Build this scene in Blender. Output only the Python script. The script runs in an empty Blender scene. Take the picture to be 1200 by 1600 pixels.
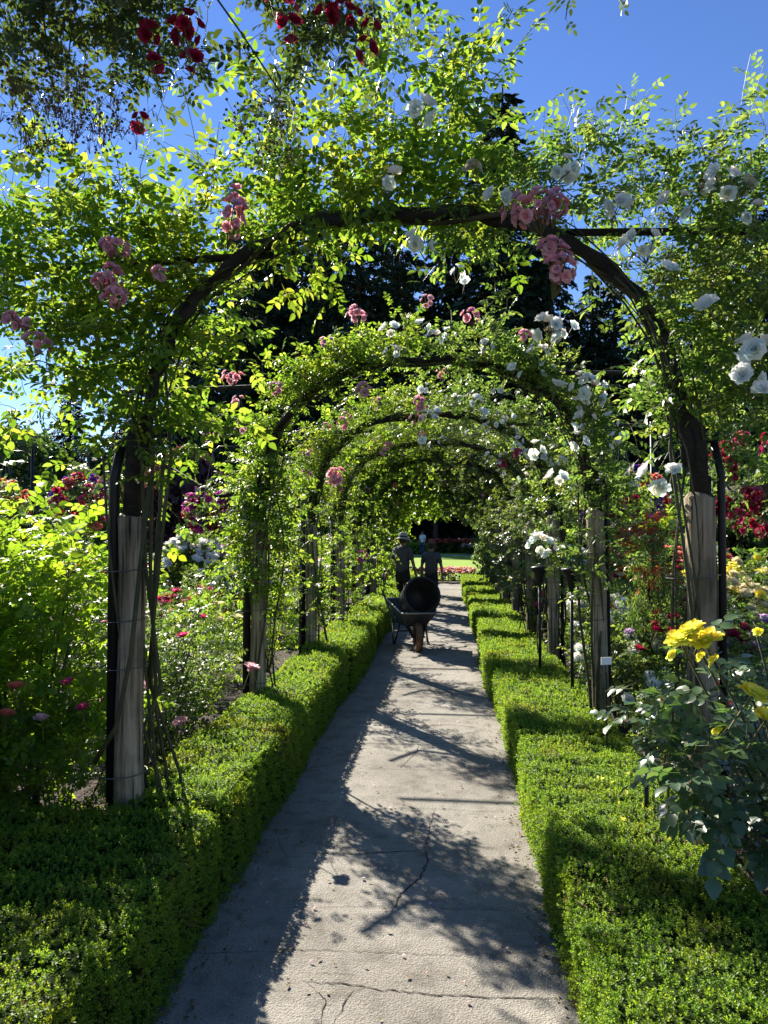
import bpy, math, random
import numpy as np
from math import radians, sin, cos, pi, atan2, sqrt
from mathutils import Vector, Matrix

# ------------------------------------------------------------------ camera, sky, sun
SC = bpy.context.scene
C = SC.collection
FPX, CH = 1150.0, 1.65
YAW, PIT = math.atan(100 / FPX), math.atan(32 / FPX)
cam = bpy.data.objects.new('camera', bpy.data.cameras.new('camera'))
C.objects.link(cam)
cam.location = (0, 0, CH)
cam.rotation_euler = (pi / 2 + PIT, 0, YAW)
cam.data.sensor_fit = 'VERTICAL'
cam.data.sensor_height = 36.0
cam.data.lens = 36.0 * FPX / 1600
cam.data.clip_start = 0.05
cam.data.clip_end = 800
SC.camera = cam

SUN = Vector((-0.87, 1.22, 1.02)).normalized()
world = bpy.data.worlds.new('World')
SC.world = world
world.use_nodes = True
wn = world.node_tree
bg = wn.nodes['Background']
sky = wn.nodes.new('ShaderNodeTexSky')
sky.sky_type = 'NISHITA'
sky.sun_disc = False
sky.sun_elevation = math.asin(SUN.z)
sky.sun_rotation = atan2(SUN.x, SUN.y)
sky.air_density = 1.0
sky.dust_density = 0.0
sky.ozone_density = 3.0
hs = wn.nodes.new('ShaderNodeHueSaturation')
hs.inputs['Hue'].default_value = .515
hs.inputs['Saturation'].default_value = 1.18
wn.links.new(sky.outputs[0], hs.inputs['Color'])
wn.links.new(hs.outputs[0], bg.inputs[0])
bg.inputs[1].default_value = 0.064
sl = bpy.data.lights.new('sun', 'SUN')
sl.energy = 5.0
sl.angle = radians(0.5)
sl.color = (1.0, 0.93, 0.80)
so = bpy.data.objects.new('sun', sl)
C.objects.link(so)
so.location = SUN * 30
so.rotation_euler = SUN.to_track_quat('Z', 'Y').to_euler()
SC.view_settings.view_transform = 'Standard'
SC.view_settings.look = 'None'
SC.view_settings.exposure = 1.5
SC.view_settings.gamma = 1.0
cy = SC.cycles
cy.max_bounces = 7
cy.diffuse_bounces = 3
cy.glossy_bounces = 2
cy.transmission_bounces = 4
cy.transparent_max_bounces = 4
cy.use_denoising = True
cy.sample_clamp_indirect = 6.0

R = np.random.default_rng(11)
random.seed(5)

# ------------------------------------------------------------------ helpers
def P(px, py, Y):
    """world point on the plane at distance Y seen at a photograph pixel (1200x1600)"""
    x, z = (px - 600) / FPX, -(py - 800) / FPX
    c, s = cos(PIT), sin(PIT)
    y, z = c - z * s, s + z * c
    c, s = cos(YAW), sin(YAW)
    x, y = x * c - y * s, x * s + y * c
    t = Y / y
    return np.array([x * t, Y, z * t + CH])

def mesh_from(name, V, FS, mats, mi=None, smooth=False):
    """V (n,3); FS list of (m,k) index arrays; mi list of material indices per array"""
    me = bpy.data.meshes.new(name)
    V = np.asarray(V, dtype=np.float32)
    me.vertices.add(len(V))
    me.vertices.foreach_set('co', V.ravel())
    FS = [np.asarray(f, dtype=np.int32) for f in FS]
    nl = sum(f.size for f in FS)
    npoly = sum(len(f) for f in FS)
    me.loops.add(nl)
    me.loops.foreach_set('vertex_index', np.concatenate([f.ravel() for f in FS]))
    me.polygons.add(npoly)
    tot = np.concatenate([np.full(len(f), f.shape[1], dtype=np.int32) for f in FS])
    st = np.concatenate([[0], np.cumsum(tot)[:-1]]).astype(np.int32)
    me.polygons.foreach_set('loop_start', st)
    if mi is not None:
        me.polygons.foreach_set('material_index', np.concatenate([np.full(len(f), i, dtype=np.int32) for f, i in zip(FS, mi)]))
    if smooth:
        me.polygons.foreach_set('use_smooth', np.ones(npoly, dtype=bool))
    for m in (mats if isinstance(mats, (list, tuple)) else [mats]):
        me.materials.append(m)
    me.update(calc_edges=True)
    return me

def link(name, me, parent=None, loc=(0, 0, 0), rot=(0, 0, 0), scale=None):
    o = bpy.data.objects.new(name, me)
    C.objects.link(o)
    o.location = loc
    o.rotation_euler = rot
    if scale is not None:
        o.scale = scale if hasattr(scale, '__len__') else (scale,) * 3
    if parent: o.parent = parent
    return o

def thing(name, label, cat, loc=(0, 0, 0), rz=0, group=None, scale=None):
    o = link(name, None, None, loc, (0, 0, rz), scale)
    return tag(o, label, cat, group)

def tag(o, label=None, cat=None, group=None, kind=None):
    if label: o['label'] = label
    if cat: o['category'] = cat
    if group: o['group'] = group
    if kind: o['kind'] = kind
    return o

class MB:
    """collects boxes, tubes and lathes into one mesh"""
    def __init__(s): s.V = []; s.F = []; s.n = 0
    def add(s, V, F):
        s.V.extend([tuple(v) for v in V]); s.F.extend([tuple(i + s.n for i in f) for f in F]); s.n += len(V)
        return s
    def box(s, c, d, rz=0, taper=0.0):
        c = Vector(c); x, y, z = d[0] / 2, d[1] / 2, d[2] / 2
        m = Matrix.Rotation(rz, 3, 'Z'); V = []
        for k in (-1, 1):
            t = 1 - taper if k > 0 else 1
            for i, j in ((-1, -1), (1, -1), (1, 1), (-1, 1)):
                V.append(c + m @ Vector((i * x * t, j * y * t, k * z)))
        return s.add(V, [(3, 2, 1, 0), (4, 5, 6, 7), (0, 1, 5, 4), (1, 2, 6, 5), (2, 3, 7, 6), (3, 0, 4, 7)])
    def tube(s, pts, r, seg=8, cap=True):
        pts = [Vector(p) for p in pts]; n = len(pts)
        rs = r if hasattr(r, '__len__') else [r] * n
        V = []; F = []; prev = None
        for i, p in enumerate(pts):
            t = (pts[min(i + 1, n - 1)] - pts[max(i - 1, 0)]).normalized()
            if prev is None:
                a = t.cross(Vector((0, 0, 1)));
                if a.length < 0.1: a = t.cross(Vector((0, 1, 0)))
            else:
                a = prev - t * prev.dot(t)
            a.normalize(); b = t.cross(a); prev = a
            for k in range(seg):
                w = 2 * pi * k / seg
                V.append(p + (a * cos(w) + b * sin(w)) * rs[i])
        for i in range(n - 1):
            for k in range(seg):
                k2 = (k + 1) % seg
                F.append((i * seg + k, i * seg + k2, (i + 1) * seg + k2, (i + 1) * seg + k))
        if cap:
            F.append(tuple(range(seg))[::-1]); F.append(tuple((n - 1) * seg + k for k in range(seg)))
        return s.add(V, F)
    def lathe(s, prof, seg=24, M=None, closed=False):
        """prof: list of (r,z)"""
        V = []; F = []
        for r, z in prof:
            for k in range(seg):
                w = 2 * pi * k / seg
                v = Vector((r * cos(w), r * sin(w), z))
                V.append(M @ v if M else v)
        n = len(prof)
        for i in range(n - 1):
            for k in range(seg):
                k2 = (k + 1) % seg
                F.append((i * seg + k, i * seg + k2, (i + 1) * seg + k2, (i + 1) * seg + k))
        return s.add(V, F)
    def mesh(s, name, mat, smooth=False):
        me = bpy.data.meshes.new(name)
        me.from_pydata(s.V, [], s.F)
        me.materials.append(mat)
        if smooth: me.polygons.foreach_set('use_smooth', [True] * len(me.polygons))
        me.update()
        return me
    def build(s, name, mat, parent=None, smooth=False, loc=(0, 0, 0), rot=(0, 0, 0)):
        return link(name, s.mesh(name, mat, smooth), parent, loc, rot)

# ------------------------------------------------------------------ materials
def new_mat(name):
    m = bpy.data.materials.new(name); m.use_nodes = True
    nt = m.node_tree; b = nt.nodes['Principled BSDF']
    return m, nt, b

def ramp(nt, cols, fac=None):
    r = nt.nodes.new('ShaderNodeValToRGB')
    els = r.color_ramp.elements
    while len(els) < len(cols): els.new(0.5)
    for i, c in enumerate(cols):
        p = i / (len(cols) - 1) if len(c) == 3 else c[3]
        els[i].position = p; els[i].color = (c[0], c[1], c[2], 1)
    if fac is not None: nt.links.new(fac, r.inputs[0])
    return r

def leaf_mat(name, cols, tcols, tw=0.42, rough=0.42, spec=0.5, patch=3.0):
    """every leaf is a separate piece: its own random tone; part of the light shines through"""
    m, nt, b = new_mat(name)
    g = nt.nodes.new('ShaderNodeNewGeometry')
    r1 = ramp(nt, cols, g.outputs['Random Per Island'])
    r2 = ramp(nt, tcols, g.outputs['Random Per Island'])
    tc = nt.nodes.new('ShaderNodeTexCoord'); nz = nt.nodes.new('ShaderNodeTexNoise'); nz.inputs['Scale'].default_value = patch; nz.inputs['Detail'].default_value = 3
    nt.links.new(tc.outputs['Object'], nz.inputs['Vector'])
    rp = ramp(nt, [(1.2, .95, .8, .3), (1, 1, 1, .45), (.78, .9, .95, .55), (1.25, 1.2, 1.0, .7)], nz.outputs[0])
    outs = []
    for q in (r1, r2):
        x = nt.nodes.new('ShaderNodeMix'); x.data_type = 'RGBA'; x.blend_type = 'MULTIPLY'; x.inputs['Factor'].default_value = .9
        nt.links.new(q.outputs[0], x.inputs['A']); nt.links.new(rp.outputs[0], x.inputs['B']); outs.append(x.outputs['Result'])
    nt.links.new(outs[0], b.inputs['Base Color'])
    b.inputs['Roughness'].default_value = rough
    b.inputs['Specular IOR Level'].default_value = spec
    t = nt.nodes.new('ShaderNodeBsdfTranslucent')
    nt.links.new(outs[1], t.inputs[0])
    mx = nt.nodes.new('ShaderNodeMixShader'); mx.inputs[0].default_value = tw
    nt.links.new(b.outputs[0], mx.inputs[1]); nt.links.new(t.outputs[0], mx.inputs[2])
    nt.links.new(mx.outputs[0], nt.nodes['Material Output'].inputs[0])
    return m

def noise_mat(name, cols, scale=8, rough=0.8, bump=0.3, bscale=40, stretch=None, metal=0, spec=0.3, dist=0.01):
    m, nt, b = new_mat(name)
    tc = nt.nodes.new('ShaderNodeTexCoord')
    src = tc.outputs['Object']
    if stretch:
        mp = nt.nodes.new('ShaderNodeMapping'); mp.inputs['Scale'].default_value = stretch
        nt.links.new(src, mp.inputs[0]); src = mp.outputs[0]
    n = nt.nodes.new('ShaderNodeTexNoise'); n.inputs['Scale'].default_value = scale; n.inputs['Detail'].default_value = 6
    nt.links.new(src, n.inputs['Vector'])
    cr = ramp(nt, [(*c, 0.3 + 0.4 * i / max(1, len(cols) - 1)) for i, c in enumerate(cols)], n.outputs[0])
    nt.links.new(cr.outputs[0], b.inputs['Base Color'])
    n2 = nt.nodes.new('ShaderNodeTexNoise'); n2.inputs['Scale'].default_value = bscale; n2.inputs['Detail'].default_value = 4
    nt.links.new(src, n2.inputs['Vector'])
    bp = nt.nodes.new('ShaderNodeBump'); bp.inputs['Strength'].default_value = bump; bp.inputs['Distance'].default_value = dist
    nt.links.new(n2.outputs[0], bp.inputs['Height']); nt.links.new(bp.outputs[0], b.inputs['Normal'])
    b.inputs['Roughness'].default_value = rough; b.inputs['Metallic'].default_value = metal
    b.inputs['Specular IOR Level'].default_value = spec
    return m

L = {}
L['climb'] = leaf_mat('climbing rose leaf', [(.022, .055, .009), (.04, .09, .012), (.06, .115, .018)], [(.12, .25, .015), (.3, .46, .03), (.56, .66, .07)], .54, .42, .4)
L['white'] = leaf_mat('white rose leaf', [(.03, .06, .016), (.05, .095, .022), (.075, .13, .03)], [(.11, .23, .03), (.27, .42, .05), (.52, .62, .11)], .48, .38, .4)
L['fine'] = leaf_mat('rambler leaf', [(.035, .06, .02), (.055, .09, .028), (.085, .12, .045)], [(.10, .17, .02), (.2, .3, .04), (.36, .42, .08)], .38, .38)
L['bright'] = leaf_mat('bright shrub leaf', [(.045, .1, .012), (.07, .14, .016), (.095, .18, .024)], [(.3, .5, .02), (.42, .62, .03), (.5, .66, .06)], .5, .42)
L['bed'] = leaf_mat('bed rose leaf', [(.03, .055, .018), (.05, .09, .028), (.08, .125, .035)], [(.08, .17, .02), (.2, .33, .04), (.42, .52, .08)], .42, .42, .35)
L['glossy'] = leaf_mat('glossy rose leaf', [(.06, .105, .055), (.085, .14, .075), (.11, .165, .085)], [(.14, .26, .04), (.2, .34, .06), (.28, .4, .08)], .3, .3, .8)
L['box'] = leaf_mat('box hedge leaf', [(.06, .125, .014), (.10, .185, .018), (.17, .25, .03)], [(.2, .38, .02), (.36, .54, .03), (.55, .66, .06)], .45, .5, .3)
L['dead'] = leaf_mat('dry hedge leaf', [(.12, .09, .03), (.2, .14, .05)], [(.2, .14, .04), (.3, .2, .05)], .3, .6)
L['conifer'] = leaf_mat('conifer needles', [(.012, .028, .02), (.02, .04, .026), (.03, .055, .028)], [(.02, .04, .015), (.04, .07, .02)], .15, .6, .2)
L['tree'] = leaf_mat('tree leaf', [(.03, .06, .018), (.05, .085, .025), (.075, .12, .03)], [(.1, .2, .02), (.2, .3, .03)], .35, .5)
L['limetree'] = leaf_mat('lime green leaf', [(.08, .13, .02), (.12, .18, .03), (.16, .22, .04)], [(.25, .4, .03), (.4, .5, .05)], .4, .5)
L['purple'] = leaf_mat('purple leaf', [(.035, .016, .02), (.055, .022, .028), (.08, .035, .04)], [(.14, .04, .04), (.2, .08, .06)], .35, .45)
L['redleaf'] = leaf_mat('red autumn leaf', [(.3, .02, .02), (.42, .035, .03), (.45, .09, .03)], [(.6, .05, .03), (.6, .14, .04)], .4, .45)
def petal(name, a, b_, c=None):
    cs = [a, b_] + ([c] if c else [])
    return leaf_mat(name, cs, [tuple(min(1, x * 1.1) for x in k) for k in cs], .52, .5, .25)
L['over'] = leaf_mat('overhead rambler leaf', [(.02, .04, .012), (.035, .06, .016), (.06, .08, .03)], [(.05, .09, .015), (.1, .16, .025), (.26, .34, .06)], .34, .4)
F_ = {
 'pink': petal('pink petal', (.8, .33, .4), (.86, .46, .52), (.9, .62, .66)),
 'palepink': petal('pale pink petal', (.75, .42, .48), (.8, .55, .58)),
 'white': petal('white petal', (.86, .85, .8), (.9, .9, .88), (.88, .83, .68)),
 'red': petal('crimson petal', (.32, .012, .04), (.45, .02, .07)),
 'hotpink': petal('hot pink petal', (.62, .06, .16), (.7, .12, .24)),
 'magenta': petal('magenta petal', (.45, .04, .28), (.6, .12, .42)),
 'lilac': petal('lilac petal', (.55, .36, .62), (.66, .48, .7)),
 'yellow': petal('yellow petal', (.92, .78, .05), (.93, .84, .12), (.95, .88, .3)),
 'cream': petal('cream petal', (.8, .7, .4), (.84, .76, .52)),
 'orange': petal('orange petal', (.75, .25, .04), (.8, .38, .08)),
 'coral': petal('coral petal', (.7, .16, .12), (.75, .26, .18)),
 'violet': petal('violet petal', (.1, .03, .3), (.22, .06, .42)),
 'brownwhite': petal('faded white petal', (.4, .26, .14), (.75, .68, .5), (.8, .76, .64)),
}
M_cane = noise_mat('green cane bark', [(.028, .032, .012), (.07, .068, .028)], 12, .6, .3)
M_stem = noise_mat('young stem', [(.07, .1, .025), (.13, .11, .05)], 20, .5, .1)
M_oldcane = noise_mat('old cane bark', [(.03, .022, .014), (.085, .065, .035)], 14, .8, .6)
M_hoop = noise_mat('weathered hoop', [(.010, .009, .008), (.038, .03, .022)], 14, .8, 1.0, 50)
M_pipe = noise_mat('dark painted pipe', [(.006, .006, .007), (.012, .012, .013)], 10, .45, .1)
M_post = noise_mat('weathered cedar post', [(.12, .085, .055), (.3, .23, .15), (.46, .38, .27)], 4.5, .85, .9, 26, (7, 7, .5), dist=.01)
def add_checks(m):
    nt = m.node_tree; b = nt.nodes['Principled BSDF']
    tc = nt.nodes.new('ShaderNodeTexCoord'); mp = nt.nodes.new('ShaderNodeMapping'); mp.inputs['Scale'].default_value = (38, 38, 1.1)
    nt.links.new(tc.outputs['Object'], mp.inputs[0])
    n = nt.nodes.new('ShaderNodeTexNoise'); n.inputs['Scale'].default_value = 1.6; n.inputs['Detail'].default_value = 5; nt.links.new(mp.outputs[0], n.inputs['Vector'])
    r_ = ramp(nt, [(.12, .1, .08, .36), (.85, .85, .85, .43), (1.15, 1.12, 1.08, .7)], n.outputs[0])
    n2 = nt.nodes.new('ShaderNodeTexNoise'); n2.inputs['Scale'].default_value = 5; n2.inputs['Detail'].default_value = 5; nt.links.new(tc.outputs['Object'], n2.inputs['Vector'])
    r2 = ramp(nt, [(.45, .5, .42, .35), (1, 1, 1, .55)], n2.outputs[0])
    old = b.inputs['Base Color'].links[0].from_socket
    for q in (r_, r2):
        x = nt.nodes.new('ShaderNodeMix'); x.data_type = 'RGBA'; x.blend_type = 'MULTIPLY'; x.inputs['Factor'].default_value = .9
        nt.links.new(old, x.inputs['A']); nt.links.new(q.outputs[0], x.inputs['B']); old = x.outputs['Result']
    nt.links.new(old, b.inputs['Base Color'])
add_checks(M_post)
M_wire = noise_mat('tie wire', [(.09, .085, .075), (.16, .15, .13)], 20, .5, .1, metal=.6)
M_mulch = noise_mat('bark mulch soil', [(.022, .015, .011), (.05, .036, .027), (.1, .07, .052)], 30, .95, 1.0, 55, dist=.03)
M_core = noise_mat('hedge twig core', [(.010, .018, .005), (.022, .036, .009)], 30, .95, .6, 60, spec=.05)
M_trunk = noise_mat('tree bark', [(.03, .024, .018), (.07, .055, .04)], 5, .9, .7, 20, (3, 3, .6))

def concrete():
    m, nt, b = new_mat('exposed aggregate concrete')
    tc = nt.nodes.new('ShaderNodeTexCoord')
    def noise(s, d=5, r=.55):
        n = nt.nodes.new('ShaderNodeTexNoise'); n.inputs['Scale'].default_value = s; n.inputs['Detail'].default_value = d; n.inputs['Roughness'].default_value = r
        nt.links.new(tc.outputs['Object'], n.inputs['Vector']); return n
    big = noise(1.1, 6, .6); mid = noise(7, 6, .65); fine = noise(160, 3, .7)
    vo = nt.nodes.new('ShaderNodeTexVoronoi'); vo.inputs['Scale'].default_value = 130
    nt.links.new(tc.outputs['Object'], vo.inputs['Vector'])
    r1 = ramp(nt, [(.18, .163, .142, .3), (.265, .246, .218, .5), (.34, .32, .288, .72)], big.outputs[0])
    r2 = ramp(nt, [(.5, .49, .47, .3), (.95, .95, .94, .5), (1.1, 1.1, 1.1, .7)], mid.outputs[0])
    r3 = ramp(nt, [(.45, .44, .42, .30), (.98, .98, .98, .5), (1.35, 1.33, 1.28, .75)], fine.outputs[0])
    r4 = ramp(nt, [(.6, .58, .56), (1, 1, 1), (1.2, 1.18, 1.12)], vo.outputs['Color'])
    cur = r1.outputs[0]
    for r in (r2, r3, r4):
        x = nt.nodes.new('ShaderNodeMix'); x.data_type = 'RGBA'; x.blend_type = 'MULTIPLY'; x.inputs['Factor'].default_value = .85 if r is not r4 else .5
        nt.links.new(cur, x.inputs['A']); nt.links.new(r.outputs[0], x.inputs['B']); cur = x.outputs['Result']
    nt.links.new(cur, b.inputs['Base Color'])
    b.inputs['Roughness'].default_value = .88
    b.inputs['Specular IOR Level'].default_value = .3
    add = nt.nodes.new('ShaderNodeMath'); add.operation = 'ADD'
    nt.links.new(fine.outputs[0], add.inputs[0]); nt.links.new(vo.outputs['Distance'], add.inputs[1])
    bp = nt.nodes.new('ShaderNodeBump'); bp.inputs['Strength'].default_value = .7; bp.inputs['Distance'].default_value = .0045
    nt.links.new(add.outputs[0], bp.inputs['Height']); nt.links.new(bp.outputs[0], b.inputs['Normal'])
    return m
M_conc = concrete()
M_crack = noise_mat('dark crack fill', [(.02, .017, .014), (.06, .05, .035)], 20, .95, .3)
M_lawn = noise_mat('mown lawn', [(.14, .23, .014), (.21, .32, .022)], .6, .9, .6, 30)
M_gravel = noise_mat('pale gravel', [(.3, .28, .25), (.45, .42, .38)], 15, .9, .8, 90)

# ------------------------------------------------------------------ leaf and flower shapes (all faces quads)
def leaf_t(n=1.0, w=.27, fold=.07, droop=.12, tier=0):
    if tier == 0:
        V = [(0, 0, 0), (0, .45, 0), (0, 1, -droop)]
        V += [(w * .78, .17, fold * .8), (w, .48, fold), (w * .55, .8, -.02)]
        V += [(-w * .78, .17, fold * .8), (-w, .48, fold), (-w * .55, .8, -.02)]
        F = [(0, 3, 4, 1), (1, 4, 5, 2), (0, 1, 7, 6), (1, 2, 8, 7)]
    else:
        V = [(0, 0, 0), (0, 1, -droop), (w, .5, fold), (-w, .5, fold), (0, .5, 0)]
        F = [(0, 2, 1, 4), (0, 4, 1, 3)]
    return np.array(V, float) * n, np.array(F)

def xf(V, loc=(0, 0, 0), rz=0, rx=0, s=1):
    M = np.array(Matrix.Rotation(rz, 3, 'Z') @ Matrix.Rotation(rx, 3, 'X'))
    return (V * s) @ M.T + np.array(loc)

def join_t(parts):
    V = []; F = []; n = 0
    for v, f in parts:
        V.append(v); F.append(np.asarray(f) + n); n += len(v)
    return np.concatenate(V), np.concatenate(F)

def sprig_t(k=5, tier=0, w=.27):
    """compound rose leaf along +Y, leaflet length 1, total about 2.6"""
    lv, lf = leaf_t(1, w, .07, .13, tier)
    ps = []
    pairs = (k - 1) // 2
    y = .75
    for i in range(pairs):
        s = .8 + .12 * i
        for sg in (-1, 1):
            ps.append((xf(lv, (sg * .05, y, 0), -sg * 1.05, -.12, s), lf))
        y += .6
    ps.append((xf(lv, (0, y - .05, -.03), 0, -.15, 1.08), lf))
    r = .022
    ps.append((np.array([(-r, 0, .03), (r, 0, .03), (r, y, -.01), (-r, y, -.01)]), np.array([(0, 1, 2, 3)])))
    return join_t(ps)

SPR0, SPR1 = sprig_t(5, 0), sprig_t(5, 1)
SPR0W = sprig_t(5, 0, .36)
SPR7 = sprig_t(7, 1, .24)
def tuft_t(n=5):
    ps = []
    lv, lf = leaf_t(1, .3, .05, .1, 1)
    for i in range(n):
        ps.append((xf(lv, (0, 0, 0), i * 2.4 + .3, R.uniform(.1, .9), R.uniform(.7, 1.1)), lf))
    return join_t(ps)
TUFT = tuft_t(6)
def box_t():
    """a tip of box foliage: opposite oval leaves around a short shoot growing along +Z"""
    ps = []
    lv, lf = leaf_t(1, .3, .07, .08, 1)
    for lvl in range(3):
        for i in range(3 if lvl else 2):
            a = lvl * 1.2 + i * 2 * pi / (3 if lvl else 2)
            ps.append((xf(lv, (0, 0, .45 * lvl), a, .25 + .38 * lvl, 1 - .12 * lvl), lf))
    return join_t(ps)
BOXT = box_t()

def norm(a): return a / np.maximum(1e-9, np.linalg.norm(a, axis=-1, keepdims=True))

def frames(y, z):
    """rotation matrices with columns x,y,z from a forward and an approximate up"""
    y = norm(y); x = norm(np.cross(y, z)); z = np.cross(x, y)
    return np.stack([x, y, z], axis=-1)

def scatter(T, pos, M, s):
    V, F = T
    n, k = len(pos), len(V)
    W = np.einsum('nij,kj->nki', M, V) * np.asarray(s).reshape(-1, 1, 1) + pos[:, None, :]
    FF = F[None] + (np.arange(n) * k)[:, None, None]
    return W.reshape(-1, 3), FF.reshape(-1, F.shape[1])

def rdir(n, up=0.0):
    d = R.normal(size=(n, 3)); d = norm(d); d[:, 2] += up
    return norm(d)

def tubes_np(Pn, r0, r1):
    """Pn (n,m,3) polylines -> 3-sided tubes"""
    n, m, _ = Pn.shape
    t = norm(np.gradient(Pn, axis=1))
    a = norm(np.cross(t, np.array([.3, .2, .93]))); b = np.cross(t, a)
    rr = np.linspace(r0, r1, m)[None, :, None]
    rings = [Pn + rr * (a * cos(w) + b * sin(w)) for w in (0, 2.094, 4.189)]
    V = np.stack(rings, axis=2)
    idx = np.arange(n * m * 3).reshape(n, m, 3)
    F = [np.stack([idx[:, :-1, k], idx[:, :-1, (k + 1) % 3], idx[:, 1:, (k + 1) % 3], idx[:, 1:, k]], axis=-1).reshape(-1, 4) for k in range(3)]
    return V.reshape(-1, 3), np.concatenate(F)

def grow(starts, dirs, lens, nodes=7, leaf=.055, T=SPR0, droop=.25, rise=.15, stem_r=.0025, up=.75, jit=.5):
    """shoots with alternate compound leaves; returns ((V,F) leaves, (V,F) stems)"""
    n = len(starts)
    dirs = norm(dirs)
    t = np.linspace(0, 1, nodes)[None, :, None]
    side = norm(np.cross(dirs, R.normal(size=(n, 3))))
    l = np.asarray(lens).reshape(-1, 1, 1)
    Pn = starts[:, None, :] + dirs[:, None, :] * l * t + side[:, None, :] * l * .18 * np.sin(t * pi * 1.3)
    Pn[:, :, 2] += (l * (rise * t - droop * t ** 2))[:, :, 0]
    tg = norm(np.gradient(Pn, axis=1))
    sd = norm(np.cross(tg, np.array([0, 0, 1.]) + .01))
    sg = np.where(np.arange(nodes) % 2, 1., -1.)[None, :, None]
    fw = sd * sg * .9 + tg * .6 + R.normal(size=Pn.shape) * jit * .7
    fw[:, :, 2] -= .12
    upv = np.array([-.25, .0, up]) + R.normal(size=Pn.shape) * jit
    M = frames(fw.reshape(-1, 3), upv.reshape(-1, 3))
    s = leaf * R.uniform(.6, 1.15, n * nodes)
    lv = scatter(T, Pn.reshape(-1, 3), M, s)
    st = tubes_np(Pn, stem_r, stem_r * .5)
    return lv, st

def foliage_mesh(name, parts, lm, sm=None):
    """parts: list of (leaves, stems)"""
    V = []; FL = []; FS = []; n = 0
    for lv, st in parts:
        V.append(lv[0]); FL.append(lv[1] + n); n += len(lv[0])
        if st is not None:
            V.append(st[0]); FS.append(st[1] + n); n += len(st[0])
    fs = [np.concatenate(FL)]; mi = [0]
    if FS: fs.append(np.concatenate(FS)); mi.append(1)
    return mesh_from(name, np.concatenate(V), fs, [lm, sm or M_stem], mi)

def ell(n, c, r, shell=0.0):
    """random points in an ellipsoid, pushed to the shell"""
    d = norm(R.normal(size=(n, 3))); u = R.uniform(shell, 1, n) ** (1 / 2.2)
    return np.asarray(c) + d * u[:, None] * np.asarray(r), d

# --- roses
def petal_t(s, w, phi0, phi1, r0, cup, nu=3, nv=3, ruffle=.0):
    us = np.linspace(-1, 1, nu + 1); V = []
    for j in range(nv + 1):
        v = j / nv
        phi = phi0 + (phi1 - phi0) * v
        ww = w * (sin(min(1, .25 + v * .85) * pi * .62) ** .8) * (1 - .25 * max(0, v - .75) * 4 * .6)
        out = r0 + s * (sin((phi0 + phi) / 2) * v); up = s * cos((phi0 + phi) / 2) * v
        for u in us:
            e = (1 - .22 * u * u * v)
            V.append((u * ww, out * e - cup * u * u * .0, up * e + cup * u * u * v + ruffle * R.normal()))
    F = []
    for j in range(nv):
        for i in range(nu):
            a = j * (nu + 1) + i
            F.append((a, a + 1, a + nu + 2, a + nu + 1))
    return np.array(V), np.array(F)

def rose_t(rings, nu=2, nv=2, ruffle=.02):
    """unit radius about 1; rings of (count, size, width, phi0, phi1, r0)"""
    ps = []
    for k, (n, s, w, p0, p1, r0) in enumerate(rings):
        for i in range(n):
            v, f = petal_t(s * R.uniform(.88, 1.12), w, p0 + R.normal() * .08, p1 + R.normal() * .15, r0, .12 * s, nu, nv, ruffle)
            ps.append((xf(v, (0, 0, 0), 2 * pi * (i + .5 * (k % 2)) / n + R.normal() * .12), f))
    return join_t(ps)
ROSE_FULL = [rose_t([(4, .45, .2, -.1, .1, .05), (6, .6, .28, .1, .5, .12), (7, .75, .34, .4, .95, .18), (8, .85, .38, .75, 1.35, .2)]) for _ in range(3)]
ROSE_LOOSE = [rose_t([(3, .4, .2, 0, .3, .05), (5, .7, .36, .3, .9, .1), (6, .95, .46, .7, 1.5, .1)], ruffle=.04) for _ in range(3)]
ROSE_BIG = [rose_t([(5, .42, .16, -.3, .1, .04), (7, .52, .2, .0, .3, .12), (9, .62, .25, .25, .65, .2), (10, .72, .3, .5, .95, .26), (11, .8, .34, .8, 1.35, .3), (10, .85, .36, 1.1, 1.75, .3)], 3, 4, .022) for _ in range(2)]
ROSE_POM = [rose_t([(5, .5, .26, .1, .5, .06), (7, .75, .36, .5, 1.0, .12), (8, .95, .42, .9, 1.6, .12)], 1, 2, .04) for _ in range(3)]

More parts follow.
